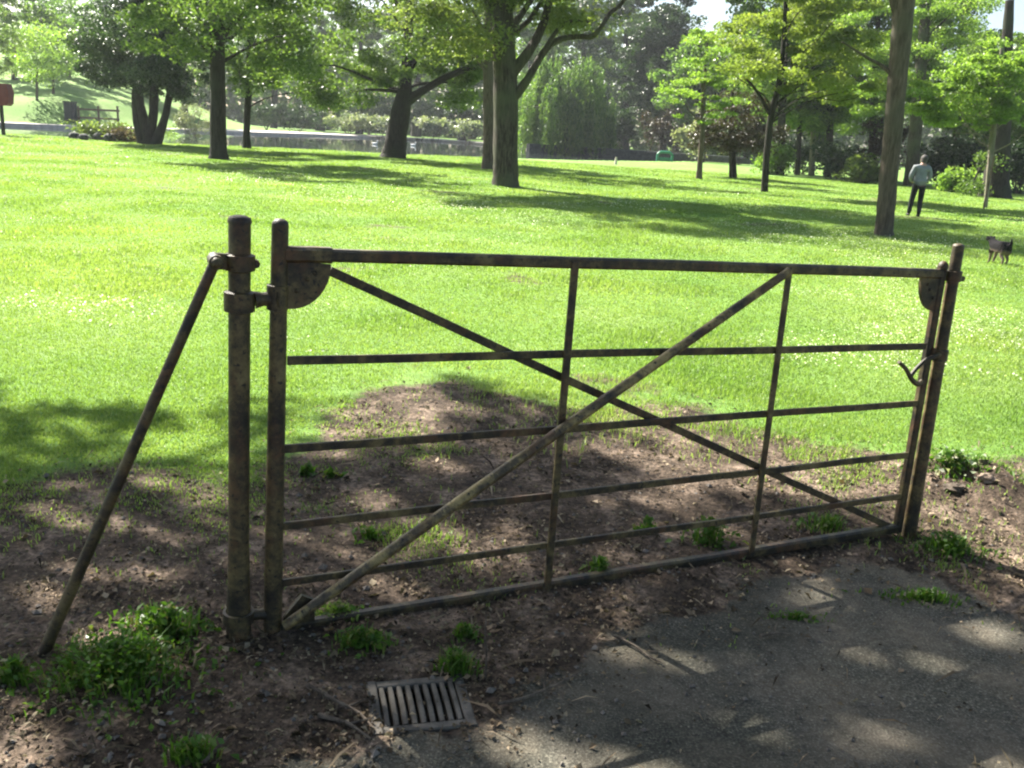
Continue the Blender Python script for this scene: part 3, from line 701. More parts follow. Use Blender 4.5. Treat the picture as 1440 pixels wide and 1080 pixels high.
# ------------------------------------------------------------------ drain cover
def drain():
    c4 = [np.array([*Gf(a, b), 0.]) for a, b in ((503, 960), (643, 951), (679, 1016), (537, 1034))]
    ctr = sum(c4) / 4; X_ = ((c4[1] - c4[0]) + (c4[2] - c4[3])) / 2; Y_ = ((c4[0] - c4[3]) + (c4[1] - c4[2])) / 2
    w, h = np.linalg.norm(X_), np.linalg.norm(Y_); X_ /= w; Y_ = Y_ - X_ * np.dot(X_, Y_); Y_ /= np.linalg.norm(Y_); Z_ = np.cross(X_, Y_)
    ctr[2] = T(ctr[0], ctr[1] + h / 2 + .06) - .005
    root = empty('drain_cover', ctr, 'cast iron slotted drain grate set in the ground in front of the gate', 'drain cover')
    fr = MB(); b = .030; t = .022
    for s in (-1, 1):
        fr.beam(ctr + X_ * s * (w / 2 - b / 2) - Y_ * h / 2, ctr + X_ * s * (w / 2 - b / 2) + Y_ * h / 2, b, t, X_)
        fr.beam(ctr + Y_ * s * (h / 2 - b / 2) - X_ * (w / 2 - b - .001), ctr + Y_ * s * (h / 2 - b / 2) + X_ * (w / 2 - b - .001), b, t - .002, Y_)
    fr.build('frame', MAT['iron'], root)
    nb_ = 9; inner = w - 2 * b; step = inner / nb_
    for i in range(nb_ - 1 + 1):
        mb = MB(); cx = -inner / 2 + step * (i + .5); k = 7
        pts = [ctr + X_ * (cx + .0015 * math.sin(math.pi * j / (k - 1))) + Y_ * (-(h / 2 - b - .002) + (h - 2 * b - .004) * j / (k - 1)) for j in range(k)]
        bw = step * .56; vs = []
        for p in pts:
            for x, z in ((-bw / 2, -.012), (bw / 2, -.012), (bw / 2, .006), (bw / 2 - .003, .009), (-bw / 2 + .003, .009), (-bw / 2, .006)): vs.append(p + X_ * x + Z_ * z)
        n = 6; f = [(a * n + j, a * n + (j + 1) % n, (a + 1) * n + (j + 1) % n, (a + 1) * n + j) for a in range(k - 1) for j in range(n)] + [tuple(range(n))[::-1], tuple((k - 1) * n + j for j in range(n))]
        mb.add(vs, f); mb.build('bar', MAT['iron'], root, True, 40)
    dark_plate = MB(); dark_plate.prism([(-w / 2 + .012, -h / 2 + .012), (w / 2 - .012, -h / 2 + .012), (w / 2 - .012, h / 2 - .012), (-w / 2 + .012, h / 2 - .012)], .012, ctr - Z_ * .034, X_, Y_, Z_)  # shallow black plate, put in for the darkness down the drain
    dark_plate.build('dark_plate', MAT['black'], root, False)
    return ctr, X_, Y_, Z_, w, h
dr = drain()

# ------------------------------------------------------------------ sticks, stalk, weeds, mound stones
def stick(pts, r, label, name='stick', cat='stick', lift=.008, mat='twig', rt_=None):
    q = []
    for a, b in pts:
        g = G(a, b); q.append(g + np.array([0, 0, lift + random.random() * .008]))
    op, orr = smooth_path(q, [r * (1 - .6 * i / (len(q) - 1)) for i in range(len(q))], 4)
    mb = MB(); mb.tube(op, orr, 7, jitter=.25); m = len(op) // 2
    d = op[m + 1] - op[m]; sd = np.array([-d[1], d[0], 0]); sd /= np.linalg.norm(sd) + 1e-9
    mb.tube([op[m], op[m] + sd * .03 + d * .6, op[m] + sd * .055 + d * 1.6 + np.array([0, 0, .01])], [r * .5, r * .4, r * .15], 5)
    o = mb.build(name, MAT[mat]); return tag(o, label, cat, 'fallen sticks')
stick([(432, 968), (470, 990), (505, 1008), (526, 1030)], .007, 'dark broken stick lying against the left side of the drain grate')
stick([(448, 1010), (490, 1022), (522, 1046)], .008, 'pale bark-stripped stick lying just left of the drain grate, nearest the path')
stick([(288, 1078), (308, 1056), (330, 1034)], .006, 'thin pale stick at the bottom edge of the picture, left of the drain')
stick([(1068, 900), (1090, 896), (1112, 898)], .006, 'short dark stick alone on the shaded path')
stick([(862, 898), (890, 912), (915, 930), (930, 936)], .005, 'bent dark stick lying at the tarmac edge under the middle of the gate')
stick([(700, 996), (740, 985), (790, 965), (822, 945)], .005, 'long thin stick lying along the tarmac edge right of the drain grate')
# standing dead stalk
mb = MB(); g0 = G(682, 957); s_ = g0[1] / F
op, orr = smooth_path([g0 - np.array([0, 0, .02]), P(684, 920, g0[1]), P(682, 895, g0[1] + .01), P(684, 864, g0[1] + .02)], [.0035, .003, .003, .002], 4); mb.tube(op, orr, 6)
mb.tube([op[7], op[7] + np.array([.012, 0, .02])], [.002, .001], 5)
tag(mb.build('dead_stalk', MAT['twig']), 'thin upright dead stalk in front of the bottom rail above the drain', 'stalk')

def plant(px, py, wpx_, hpx, label, nbl=120, nlf=60, name='weed_clump', mat='weed', seed=0, lsize=.035, flowers=0, dfac=.6, group='weeds round the gate'):
    g0 = G(px, py); s = g0[1] / F; w = wpx_ * s / 2; h = hpx * s; r = np.random.default_rng(seed + 300)
    root = empty(name, g0, label, 'weeds', group)
    # blades
    a = r.uniform(0, 2 * np.pi, nbl); q = np.abs(r.normal(size=nbl)) * .52 * (1 + .45 * np.sin(a * 2 + seed) * np.sin(a * 3 + seed * 2)); x = g0[0] + np.cos(a) * q * w; y = g0[1] + np.sin(a) * q * w * dfac; z = terrain(x, y)
    hh = h * r.uniform(.2, 1.1, nbl) * np.exp(-.6 * q * q); ln = hh * r.uniform(.1, .7, nbl); da = a + r.normal(size=nbl) * .9
    wd = r.uniform(.003, .007, nbl) * (1 + .1 * g0[1]); f_ = r.uniform(0, 6.28, nbl); wx, wy = np.cos(f_) * wd, np.sin(f_) * wd
    v = np.empty((nbl, 5, 3)); bx, by = np.cos(da), np.sin(da)
    v[:, 0] = np.stack([x - wx / 2, y - wy / 2, z - .01], 1); v[:, 1] = np.stack([x + wx / 2, y + wy / 2, z - .01], 1)
    mx, my, mz = x + bx * ln * .3, y + by * ln * .3, z + hh * .62
    v[:, 2] = np.stack([mx + wx * .45, my + wy * .45, mz], 1); v[:, 3] = np.stack([mx - wx * .45, my - wy * .45, mz], 1); v[:, 4] = np.stack([x + bx * ln, y + by * ln, z + hh * r.uniform(.75, 1, nbl)], 1)
    b = np.arange(nbl)[:, None] * 5; tq = np.concatenate([b + np.array([[0, 1, 2]]), b + np.array([[0, 2, 3]]), b + np.array([[3, 2, 4]])], 1).reshape(-1, 3)
    fast_mesh('foliage', v.reshape(-1, 3), tq, MAT['grass' if mat == 'grass' else mat], root)
    if nlf:
        a = r.uniform(0, 2 * np.pi, nlf); q = np.abs(r.normal(size=nlf)) * .55 * (1 + .45 * np.sin(a * 2 + seed) * np.sin(a * 3 + seed * 2)); x = g0[0] + np.cos(a) * q * w * 1.05; y = g0[1] + np.sin(a) * q * w * dfac
        z = terrain(x, y) + h * .9 * r.random(nlf) * np.exp(-.8 * q * q); nn = r.normal(size=(nlf, 3)) * .9; nn[:, 2] = 1
        v, f = leaves_geo(np.stack([x, y, z], 1), lsize, nn, .6, r); fast_mesh('leaves', v, f, MAT['weed'], root)
    if flowers:
        x = g0[0] + r.normal(size=flowers) * w * .5; y = g0[1] + r.normal(size=flowers) * w * .3; z = terrain(x, y) + h * r.uniform(.6, 1.05, flowers)
        nn = r.normal(size=(flowers, 3)) * .4; nn[:, 2] = 1; v, f = leaves_geo(np.stack([x, y, z], 1), .03, nn, .9, r); tag(fast_mesh('flowers', v, f, MAT['leaf_white'], root), kind='stuff')
    return root
plant(165, 948, 270, 64, 'large bushy dark green weed clump beside the foot of the slanting strut', 620, 1500, seed=1, lsize=.022, dfac=.8)
plant(235, 890, 170, 50, 'bright green weeds behind the large clump by the strut', 180, 420, seed=2, lsize=.028)
plant(20, 960, 90, 50, 'low yellowish green weeds left of the strut foot at the picture edge', 170, 90, seed=3, lsize=.03)
plant(475, 868, 90, 26, 'sunlit bright grass tuft just behind the bottom rail near the heel post', 240, 80, seed=4, mat='grass', lsize=.025)
plant(510, 908, 110, 36, 'green broad-leaved weeds under the bottom rail above the drain', 170, 150, seed=5, lsize=.028)
plant(640, 945, 70, 50, 'dark green mossy weeds at the top right corner of the drain grate', 190, 120, seed=6, lsize=.02)
plant(655, 895, 60, 24, 'small green weeds under the bottom rail right of the dead stalk', 90, 60, seed=7, lsize=.025)
plant(995, 765, 90, 48, 'leafy green weeds between the two uprights behind the lowest rails', 60, 170, seed=8, lsize=.032)
plant(910, 748, 40, 26, 'single small green weed left of the leafy clump behind the lowest rails', 40, 40, seed=9, lsize=.035)
plant(845, 808, 46, 30, 'bluish green rosette weed right behind the bottom rail, right of the first upright', 30, 60, seed=10, lsize=.04)
plant(433, 668, 34, 16, 'bright pale green rosette on the soil right of the heel post', 14, 22, seed=11, lsize=.06)
plant(466, 672, 26, 18, 'bright yellow-green dock leaf cluster beside the rosette behind the heel post', 10, 16, seed=12, lsize=.06)
plant(1345, 652, 150, 15, 'white-flowered weeds on the grass edge right of the latch post', 150, 130, seed=13, lsize=.04, flowers=26)
plant(1335, 775, 130, 32, 'dark grassy tuft at the foot of the latch post', 200, 260, seed=14, lsize=.022)
plant(1300, 842, 150, 20, 'low mossy grass strip along the tarmac below the latch post', 260, 60, seed=15, lsize=.02, dfac=.3)
plant(1160, 745, 90, 30, 'scattered grass tuft behind the bottom rail near the latch end', 150, 50, seed=16, lsize=.03)
plant(270, 1070, 110, 50, 'dark green grass tuft at the bottom edge, left of the drain', 190, 80, seed=17, lsize=.025)
plant(1120, 870, 120, 14, 'thin line of green moss and grass on the tarmac below the gate', 120, 60, seed=18, lsize=.015, dfac=.25)
plant(520, 757, 60, 22, 'dull green weed behind the fourth rail left of the tubular brace', 80, 40, seed=19, lsize=.03)
# clods on the mound
for i, (px, py, w, lab) in enumerate([(1342, 690, 30, 'dark knobbly root lump at the left of the earth mound'), (1388, 676, 26, 'sandy earth clod on top of the mound by the latch post')]):
    g0 = G(px, py); s = g0[1] / F; mb = MB(); mb.ball(g0 + np.array([0, 0, w * s * .12]), w * s * .5, (1, .7, .45), 11, 8, jit=.75); o = mb.build('earth_clod', MAT['clod' if i != 0 else 'twig'], None, True, 60); tag(o, lab, 'clod', 'clods and stones by the latch post')

# ------------------------------------------------------------------ trees
tree('park_tree', 'largest central tree, thick grey trunk with a long crooked limb reaching right', (711, 262),
     [(711, 262, 37), (711, 225, 34), (711, 140, 33), (709, 70, 30), (706, 0, 26), (702, -120, 20), (700, -260, 16)],
     [[(719, 142, 15), (742, 112, 11), (764, 74, 9), (785, 56, 8), (812, 51, 7), (832, 52, 7), (845, 38, 6), (858, 18, 6), (878, 0, 5), (905, -50, 6), (930, -130, 4)],
      [(719, 104, 17), (744, 72, 13), (762, 38, 11), (771, 8, 10), (785, -50, 8), (800, -160, 7)],
      [(764, 74, 8), (786, 40, 5), (806, 30, 4), (830, 30, 3)],
      [(702, 40, 14), (676, -20, 10), (620, -110, 9)]],
     [(700, -190, 340, 120, 0, 6), (560, -200, 170, 110, -1, 4), (840, -200, 170, 110, 1, 4), (560, -130, 150, 90, 0, 4), (860, -120, 160, 90, 0, 4), (640, -20, 90, 40, -1, 2), (790, -40, 90, 35, 1, 2), (590, 40, 70, 30, -1, 1.6), (745, 5, 70, 22, -1.2, 1.4), (820, 15, 60, 22, .6, 1.4), (660, 45, 50, 26, -1, 1.4)], 46000, .19, 'leaf_olive', 'bark', clump=1.0, k=190, seed=11, nb=9, sides=18)
tree('park_tree', 'slim straight trunk standing just behind the left side of the largest central tree', (688, 238),
     [(688, 238, 20), (688, 200, 17), (688, 100, 16), (690, 0, 15), (690, -120, 10)], [], [(690, -60, 150, 90, 0, 4), (630, 30, 80, 50, 0, 3)], 5500, .2, 'leaf_olive', 'bark_brown', clump=.8, k=45, seed=12)
tree('park_tree', 'leaning dark trunk forking low in front of the pond', (553, 222),
     [(553, 222, 34), (557, 195, 29), (563, 160, 26), (568, 135, 22), (571, 100, 14), (575, 40, 12), (580, -60, 8)],
     [[(570, 143, 18), (588, 132, 11), (605, 121, 10), (630, 108, 9), (655, 98, 8), (690, 84, 5)], [(572, 108, 10), (590, 70, 7), (610, 20, 5)]],
     [(560, 60, 120, 50, 0, 4), (520, 105, 60, 30, -1, 2.5), (650, 60, 70, 50, 0, 3), (580, -40, 160, 80, 0, 5), (620, 125, 60, 22, 1, 2), (480, 112, 70, 34, .5, 2.5), (650, 105, 60, 34, .5, 2.5)], 25000, .23, 'leaf_mid', 'bark_dark', clump=.85, k=130, seed=13, nb=10)
tree('park_tree', 'straight mid-sized trunk with overhanging light leaves, left of the pond opening', (308, 224),
     [(308, 224, 27), (307, 200, 22), (306, 100, 20), (305, 0, 19), (304, -100, 13), (304, -180, 7)], [[(306, 60, 10), (340, 20, 6), (380, -10, 4)], [(305, 40, 9), (262, 20, 6), (225, 12, 4)]],
     [(300, -50, 180, 70, 0, 5), (240, 25, 50, 35, -1, 2), (255, 70, 45, 22, -1.5, 1.6), (370, 30, 70, 50, -.5, 3), (400, 90, 60, 30, 1, 2.5)], 17000, .21, 'leaf_mid', 'bark_dark', clump=.75, k=120, seed=14, nb=9)
tree('park_tree', 'thin dark trunk at the pond edge, right of the straight mid-sized trunk', (347, 209),
     [(347, 209, 12), (347, 180, 9), (350, 110, 9), (352, 40, 7)], [], [(360, 60, 80, 50, 0, 3), (340, 110, 60, 22, 0, 2), (410, 112, 70, 34, 0, 2.5)], 9000, .24, 'leaf_mid', 'bark_dark', clump=.8, k=40, seed=15)
tree('evergreen_tree', 'dark multi-stemmed evergreen on the left bank of the pond', (212, 203),
     [(212, 203, 16), (202, 170, 13), (194, 130, 12), (188, 60, 9), (190, -40, 6)],
     [], [(200, 50, 90, 70, 0, 4), (230, 100, 70, 30, 0, 3.4), (160, 80, 45, 40, 0, 2.5), (215, -50, 90, 50, 0, 4)], 28000, .21, 'leaf_dark', 'bark_dark', clump=.75, k=140, seed=16,
     stems=[[(206, 203, 16), (215, 165, 12), (217, 125, 11), (220, 70, 7)], [(218, 203, 15), (232, 165, 10), (240, 128, 9), (255, 80, 6)], [(200, 202, 12), (192, 165, 11), (190, 125, 9)]])
# young and light trees on the right
tree('young_tree', 'slender pale-trunked young tree with bright layered leaves, left of the bronze tree', (983, 252),
     [(983, 252, 9), (985, 220, 7), (988, 180, 7), (990, 120, 5), (995, 60, 3)], [], [(1000, 90, 52, 34, 0, 1.9), (975, 130, 40, 22, 0, 1.6), (1010, 135, 40, 24, 0, 1.6), (990, 165, 48, 8, 0, 1.5), (1000, 55, 36, 24, 0, 1.4)], 3600, .2, 'leaf_bright', 'bark_brown', clump=.5, k=45, flat=.28, seed=17)
tree('bronze_tree', 'dark bronze-purple leaved small tree behind the young trees', (1031, 250),
     [(1031, 250, 11), (1030, 215, 9), (1028, 180, 8), (1030, 130, 5)], [], [(1035, 175, 50, 42, 0, 2), (1000, 190, 40, 24, 0, 1.6), (1060, 190, 34, 28, 0, 1.6)], 6500, .2, 'leaf_purple', 'bark_dark', clump=.6, k=60, seed=18)
tree('park_tree', 'thin dark trunk with yellow-green spreading crown, right of the bronze tree', (1075, 270),
     [(1075, 270, 10), (1078, 220, 9), (1084, 165, 9), (1095, 120, 8), (1102, 60, 6), (1105, -20, 4)], [[(1090, 140, 6), (1110, 110, 4), (1130, 95, 3)], [(1085, 165, 6), (1065, 130, 4), (1050, 110, 3)]],
     [(1100, 40, 90, 50, 0, 3), (1060, 95, 45, 30, 0, 2), (1150, 110, 70, 36, 0, 2.4), (1180, 60, 60, 40, 0, 2.4), (1120, -40, 100, 50, 0, 3), (1145, 20, 90, 50, .5, 3), (1195, 120, 40, 26, .5, 2)], 24000, .17, 'leaf_yellow', 'bark_dark', clump=.55, k=110, flat=.4, seed=19, nb=18)
tree('park_tree', 'leaning brown trunk beside the walker, rising out of the picture from a worn earth ring', (1243, 332),
     [(1243, 332, 25), (1246, 290, 24), (1254, 200, 24), (1264, 90, 25), (1272, 0, 26), (1280, -120, 24), (1288, -260, 16), (1292, -380, 8)], [[(1268, 40, 14), (1235, -80, 11), (1190, -220, 8)], [(1262, 112, 7), (1240, 92, 5), (1222, 84, 4), (1180, 60, 2)], [(1275, -20, 14), (1340, -150, 10)]],
     [(1285, -310, 230, 110, 0, 3.4), (1380, -240, 120, 70, 0, 2.5), (1180, -230, 120, 80, 0, 2.5)], 9000, .13, 'leaf_bright', 'bark_brown', clump=.55, k=100, seed=20, nb=18, sides=16)
tree('park_tree', 'mossy grey trunk seen just right of the leaning brown trunk, behind the walker', (1281, 262),
     [(1281, 262, 20), (1284, 220, 17), (1290, 150, 16), (1298, 60, 14), (1305, -30, 10)], [], [(1310, 20, 70, 50, 0, 3), (1240, 40, 50, 40, 2, 2.5), (1330, 90, 55, 30, 0, 2.5), (1250, 120, 60, 40, 1, 3), (1350, 30, 60, 40, 1, 3), (1225, 170, 40, 22, 0, 2), (1310, 165, 40, 20, 0, 2)], 22000, .2, 'leaf_bright', 'bark', clump=.7, k=90, seed=21)
tree('young_tree', 'young staked tree with bright fresh crown at the right edge', (1386, 292),
     [(1386, 292, 5), (1390, 250, 6), (1396, 190, 8), (1402, 130, 7), (1410, 60, 4)], [], [(1385, 120, 75, 40, 0, 2.4), (1340, 140, 60, 30, 0, 2), (1430, 130, 50, 50, 0, 2), (1400, 80, 60, 30, 0, 2), (1350, 175, 45, 14, -.5, 1.4), (1425, 170, 40, 24, -.6, 1.6)], 13000, .18, 'leaf_bright', 'bark_pale', clump=.5, k=100, flat=.3, seed=22)
tree('ivy_clad_tree', 'broad ivy-clad trunk behind the young staked tree at the right edge', (1398, 278),
     [(1398, 278, 40), (1402, 240, 30), (1408, 180, 24), (1414, 90, 16), (1420, 0, 10)], [], [(1415, 110, 55, 50, 1.5, 3), (1376, 240, 12, 26, -.4, .6), (1366, 262, 14, 10, -.4, .5)], 6000, .2, 'leaf_mid', 'bark_dark', clump=.7, k=60, seed=23)

# ---- background trees: row behind the lawn on the right
R_ = 'trees in the dark row behind the lawn'
for i, (px, py, w, cx, cy, rx, ry, mat, bark, lab) in enumerate([
    (1096, 246, 13, 1090, 80, 70, 90, 'leaf_mid', 'bark_dark', 'thick dark trunk, leftmost of the row behind the lawn'),
    (1121, 246, 8, 1125, 120, 60, 60, 'leaf_bright', 'bark_dark', 'dark narrow trunk left of the pale trunk in the row behind the lawn'),
    (1141, 247, 9, 1150, 150, 60, 40, 'leaf_bright', 'bark_pale', 'pale slender trunk in the row behind the lawn'),
    (1164, 249, 11, 1180, 90, 80, 90, 'leaf_mid', 'bark_dark', 'dark trunk right of the pale trunk in the row behind the lawn'),
    (1225, 254, 12, 1220, 100, 70, 100, 'leaf_mid', 'bark_dark', 'dark trunk directly left of the leaning brown trunk, in the back row'),
    (1342, 262, 10, 1345, 70, 70, 90, 'leaf_mid', 'bark_brown', 'brown trunk behind the walker to the right, in the back row'),
    (1450, 272, 14, 1440, 170, 80, 60, 'leaf_mid', 'bark_dark', 'tree at the extreme right edge of the back row')]):
    tree('background_tree', lab, (px, py), [(px, py, w), (px + 2, py - 40, w * .9), (px + 6, 100, w * .7), (px + 12, 0, w * .4)], [], [(cx, cy, rx, ry, 2, 4), (cx + 10, cy - 90, rx, ry * .7, 2, 4)], 9500, .36, mat, bark, clump=1.1, k=90, seed=40 + i, group=R_, nb=8)
# ---- far bank and hill
FB = 'trees on the far side of the pond'
for i, (px, D, w, blobs, mat, lab, n) in enumerate([
    (385, 128, 10, [(390, 70, 80, 70), (400, -20, 90, 60)], 'leaf_mid', 'round green tree beyond the pond, left end of the far bank', 5500),
    (450, 132, 13, [(450, 90, 70, 70), (440, 0, 90, 60)], 'leaf_far', 'grey-trunked tree beyond the pond behind the dark hedge', 5500),
    (505, 126, 10, [(500, 90, 70, 60), (520, 0, 80, 60)], 'leaf_olive', 'olive tree beyond the pond behind the white-flowered bank', 5500),
    (585, 134, 14, [(590, 80, 80, 80), (600, -10, 90, 60)], 'leaf_mid', 'large tree beyond the pond behind the leaning trunk', 6500),
    (650, 128, 12, [(650, 90, 70, 70), (660, 0, 80, 60)], 'leaf_dark', 'dark tree beyond the pond left of the central trunk', 5500),
    (745, 132, 12, [(750, 60, 80, 70), (740, -20, 80, 60)], 'leaf_far', 'tree beyond the pond right of the central trunk', 5500),
    (880, 118, 14, [(885, 120, 60, 70), (890, 40, 80, 60)], 'leaf_dark', 'dark blue-green evergreen right of the willow', 8500),
    (935, 112, 13, [(930, 100, 60, 70), (935, 30, 50, 40)], 'leaf_dark', 'second dark evergreen, behind the green frame', 8000),
    (820, 124, 13, [(830, 50, 90, 70), (850, 0, 60, 40)], 'leaf_mid', 'broad green tree towering behind the willow', 6500),
    (985, 104, 10, [(985, 130, 60, 60), (1000, 100, 50, 45)], 'leaf_far', 'pale grey-green tree behind the slender young tree', 5500),
    (1055, 98, 10, [(1055, 70, 26, 40), (1055, 115, 50, 45), (1054, 30, 10, 26)], 'leaf_dark', 'pointed dark conifer rising against the sky', 6500)]):
    D_ = D + (20 if D > 115 else 6); g0 = P(px, 190, D_); base = (px, 190)
    zt = T(g0[0], D_); d = np.array([g0[0], D_, zt]) - CAM; py = CY - F * np.dot(d, up) / np.dot(d, fw); pxx = CX + F * np.dot(d, rt) / np.dot(d, fw)
    tree('background_tree', lab, (pxx, py), [(pxx, py, w), (pxx + 1, py - 40, w * .85), (pxx + 2, 100, w * .6), (pxx + 2, 40, w * .3)], [], [(a, b, c, e, 0, max(3, c * .07)) for a, b, c, e in blobs], int(n * 1.7), .62, mat, 'bark_dark', clump=1.6, k=80, seed=60 + i, group=FB, nb=8, D=D_, sides=8)
HG = 'trees on the left hill'
for i, (px, py, w, blobs, mat, lab, n, leaf) in enumerate([
    (52, 141, 4, [(52, 80, 30, 35)], 'leaf_bright', 'small thin tree on the hill lawn, left of its twin', 2000, .3),
    (75, 132, 4, [(78, 75, 26, 35)], 'leaf_bright', 'small thin tree on the hill lawn, right of its twin', 2000, .3),
    (96, 108, 7, [(95, 50, 50, 50)], 'leaf_far', 'hazy tree at the top of the hill lawn', 2600, .5),
    (20, 112, 8, [(15, 40, 70, 60)], 'leaf_mid', 'broad hazy tree on the hill behind the thin trees', 3600, .5),
    (160, 112, 8, [(150, 20, 60, 70)], 'leaf_far', 'hazy tree on the hill behind the evergreen', 3600, .5),
    (330, 168, 9, [(300, 60, 80, 90)], 'leaf_mid', 'tree behind the straight trunk beyond the left bank', 5000, .5),
    (260, 160, 9, [(250, 60, 80, 90)], 'leaf_mid', 'tree behind the multi-stemmed evergreen', 5000, .5)]):
    tree('background_tree', lab, (px, py), [(px, py, w), (px, py - 25, w * .8), (px, py - 60, w * .6)], [], [(a, b, c, e, 0, 4) for a, b, c, e in blobs], n, leaf, mat, 'bark_brown', clump=1.2, k=40, seed=90 + i, group=HG, nb=6, sides=7)
tree('park_tree', 'leafy tree cut off by the left edge above the red board', (-18, 182), [(-18, 182, 14), (-18, 140, 11), (-14, 60, 8)], [], [(-10, 75, 42, 45, 0, 2.4), (0, 40, 36, 34, 0, 2)], 5000, .17, 'leaf_mid', 'bark_dark', clump=.5, k=60, seed=120)

# weeping willow
def willow():
    px, py = 790, 214; g0 = G(px, py); D = 98.; q = P(px, 205, D); g0 = np.array([q[0], D, T(q[0], D)]); s = D / F
    root = empty('weeping_willow', g0, 'weeping willow trailing its green curtain to the water right of the central tree', 'tree')
    mb = MB(); op, orr = smooth_path([g0, g0 + np.array([.2, 0, 2.5]), g0 + np.array([0, 0, 5.5]), g0 + np.array([.5, 0, 8])], [.5, .38, .3, .15], 4); mb.tube(op, orr, 10)
    r = np.random.default_rng(5); pts = []; axs = []
    bun = [(r.uniform(0, 2 * np.pi), r.random() ** .5, r.uniform(-.8, 1.6), r.uniform(.88, 1.06)) for _ in range(90)]
    for i in range(800):
        ba, bq, bl_, bs_ = bun[r.integers(len(bun))]; a = ba + r.normal() * .10 / (bq + .2); q = min(1.05, abs(bq + r.normal() * .05)); rx = 66 * s * q * bs_ ** .5; ry = 5 * q
        top = g0 + np.array([math.cos(a) * rx, math.sin(a) * ry, 10.4 * bs_ * (1 - .42 * q ** 2.6) - r.random() * 1.2]); ln = max(2.0, (top[2] - g0[2] - max(0, bl_) - r.uniform(-.1, .8)) if q > .4 else r.uniform(3, 7))
        m = int(ln / .16); t = np.arange(m) / max(m, 1)
        pts.append(top[None] + np.stack([np.cos(a) * t * .5 + r.normal(size=m) * .08, np.sin(a) * t * .5 + r.normal(size=m) * .08, -t * ln], 1))
        if i % 12 == 0: limb(mb, g0 + np.array([0, 0, 5]), top, .10, .03, .1, 5, i, 5)
    mb.build('trunk', MAT['bark_dark'], root)
    pts = np.concatenate(pts); ax = r.normal(size=pts.shape) * .35; ax[:, 2] = -1
    nn = r.normal(size=pts.shape); nn[:, 2] *= .3
    v, f = leaves_geo(pts, .42, nn, .32, r, ax); fast_mesh('crown', v, f, MAT['leaf_willow'], root)
willow()

# shrubs
def shrub(px, py, blobs, n, leaf, mat, label, name='shrub', D=None, clump=.5, k=40, seed=1, group=None, cat='shrub'):
    g0 = G(px, py)
    if D: q = P(px, py, D); g0 = np.array([q[0], D, T(q[0], D)])
    D = g0[1]; s = D / F; root = empty(name, g0, label, cat, group)
    bl = [(P(a, b, D), (rx * s, max(.6, rx * s * .6), ry * s)) for a, b, rx, ry in blobs]
    pts, cc = crown_points(bl, n, clump, k, .7, seed, .1); pts = pts[pts[:, 2] > terrain(pts[:, 0], pts[:, 1]) - .02]
    mb = MB(); r = np.random.default_rng(seed)
    for q in r.permutation(len(cc))[:12]: limb(mb, g0 + np.array([r.normal() * .1, r.normal() * .1, -.05]), cc[q], .03, .008, .05, 4, int(q), 5)
    mb.build('stems', MAT['bark_brown'], root); v, f = leaves_geo(pts, leaf, r=r); fast_mesh('foliage', v, f, MAT[mat], root); return root
shrub(272, 199, [(272, 165, 26, 32), (255, 175, 20, 20), (290, 178, 18, 18)], 3200, .14, 'leaf_grey', 'pale grey twiggy shrub between the evergreen and the straight trunk', seed=1)
shrub(235, 199, [(235, 188, 22, 10)], 500, .16, 'leaf_bright', 'low green plants at the foot of the evergreen stems', seed=2)
WB = 'shrubs on the far bank of the pond'
for i, (px, rx, ry, py, mat, lab) in enumerate([(420, 46, 16, 163, 'leaf_dark', 'dark green rounded hedge on the far bank, left of the white flowers'), (375, 30, 12, 158, 'leaf_dark', 'dark low bush at the left end of the far bank'), (490, 34, 10, 170, 'leaf_white', 'leftmost white-flowering bank shrub beyond the pond'),
                                            (535, 32, 10, 173, 'leaf_white', 'white-flowering bank shrub left of the leaning trunk'), (610, 30, 9, 177, 'leaf_white', 'white-flowering bank shrub right of the leaning trunk'), (655, 34, 9, 180, 'leaf_white', 'white-flowering bank shrub left of the central trunk'),
                                            (590, 40, 18, 158, 'leaf_dark', 'dark bush above the white flowers behind the leaning trunk'), (660, 50, 22, 160, 'leaf_dark', 'dark bush above the white flowers left of the central trunk'), (520, 40, 16, 152, 'leaf_dark', 'dark bush above the leftmost white flowers')]):
    D = 124 if mat == 'leaf_white' else (121 if i < 2 else 130)
    shrub(px, py + ry, [(px, py, rx, ry)], 1500, .45, mat, lab, D=D, clump=.9, k=30, seed=10 + i, group=WB)
HB = 'dark hedge bushes behind the lawn'
for i, (px, rx, ry, py, mat, lab) in enumerate([(1085, 30, 22, 225, 'leaf_bright', 'light green bush left of the trunk row'), (1180, 36, 26, 222, 'leaf_dark', 'dark hedge bush right of the trunk row'), (1215, 26, 18, 238, 'leaf_olive', 'olive rounded bush left of the leaning brown trunk'), (1240, 40, 40, 205, 'leaf_purple', 'reddish dark bush behind the leaning brown trunk'),
                                            (1320, 36, 30, 225, 'leaf_dark', 'dark hedge bush right of the walker'), (1350, 30, 12, 255, 'leaf_bright', 'low bright plants right of the walker'), (1365, 34, 34, 222, 'leaf_dark', 'dark hedge bush left of the ivy-clad trunk'), (1430, 34, 40, 230, 'leaf_dark', 'dark hedge bush at the right picture edge'), (1128, 44, 26, 215, 'leaf_dark', 'dark hedge bush behind the pale trunk')]):
    D = [62, 60, 56, 62, 58, 50, 56, 54, 68][i]
    shrub(px, py + ry, [(px, py, rx, ry)], 2000, .26, mat, lab, D=D, clump=.6, k=36, seed=30 + i, group=HB)
DB = 'dark bushes behind the pond wall'
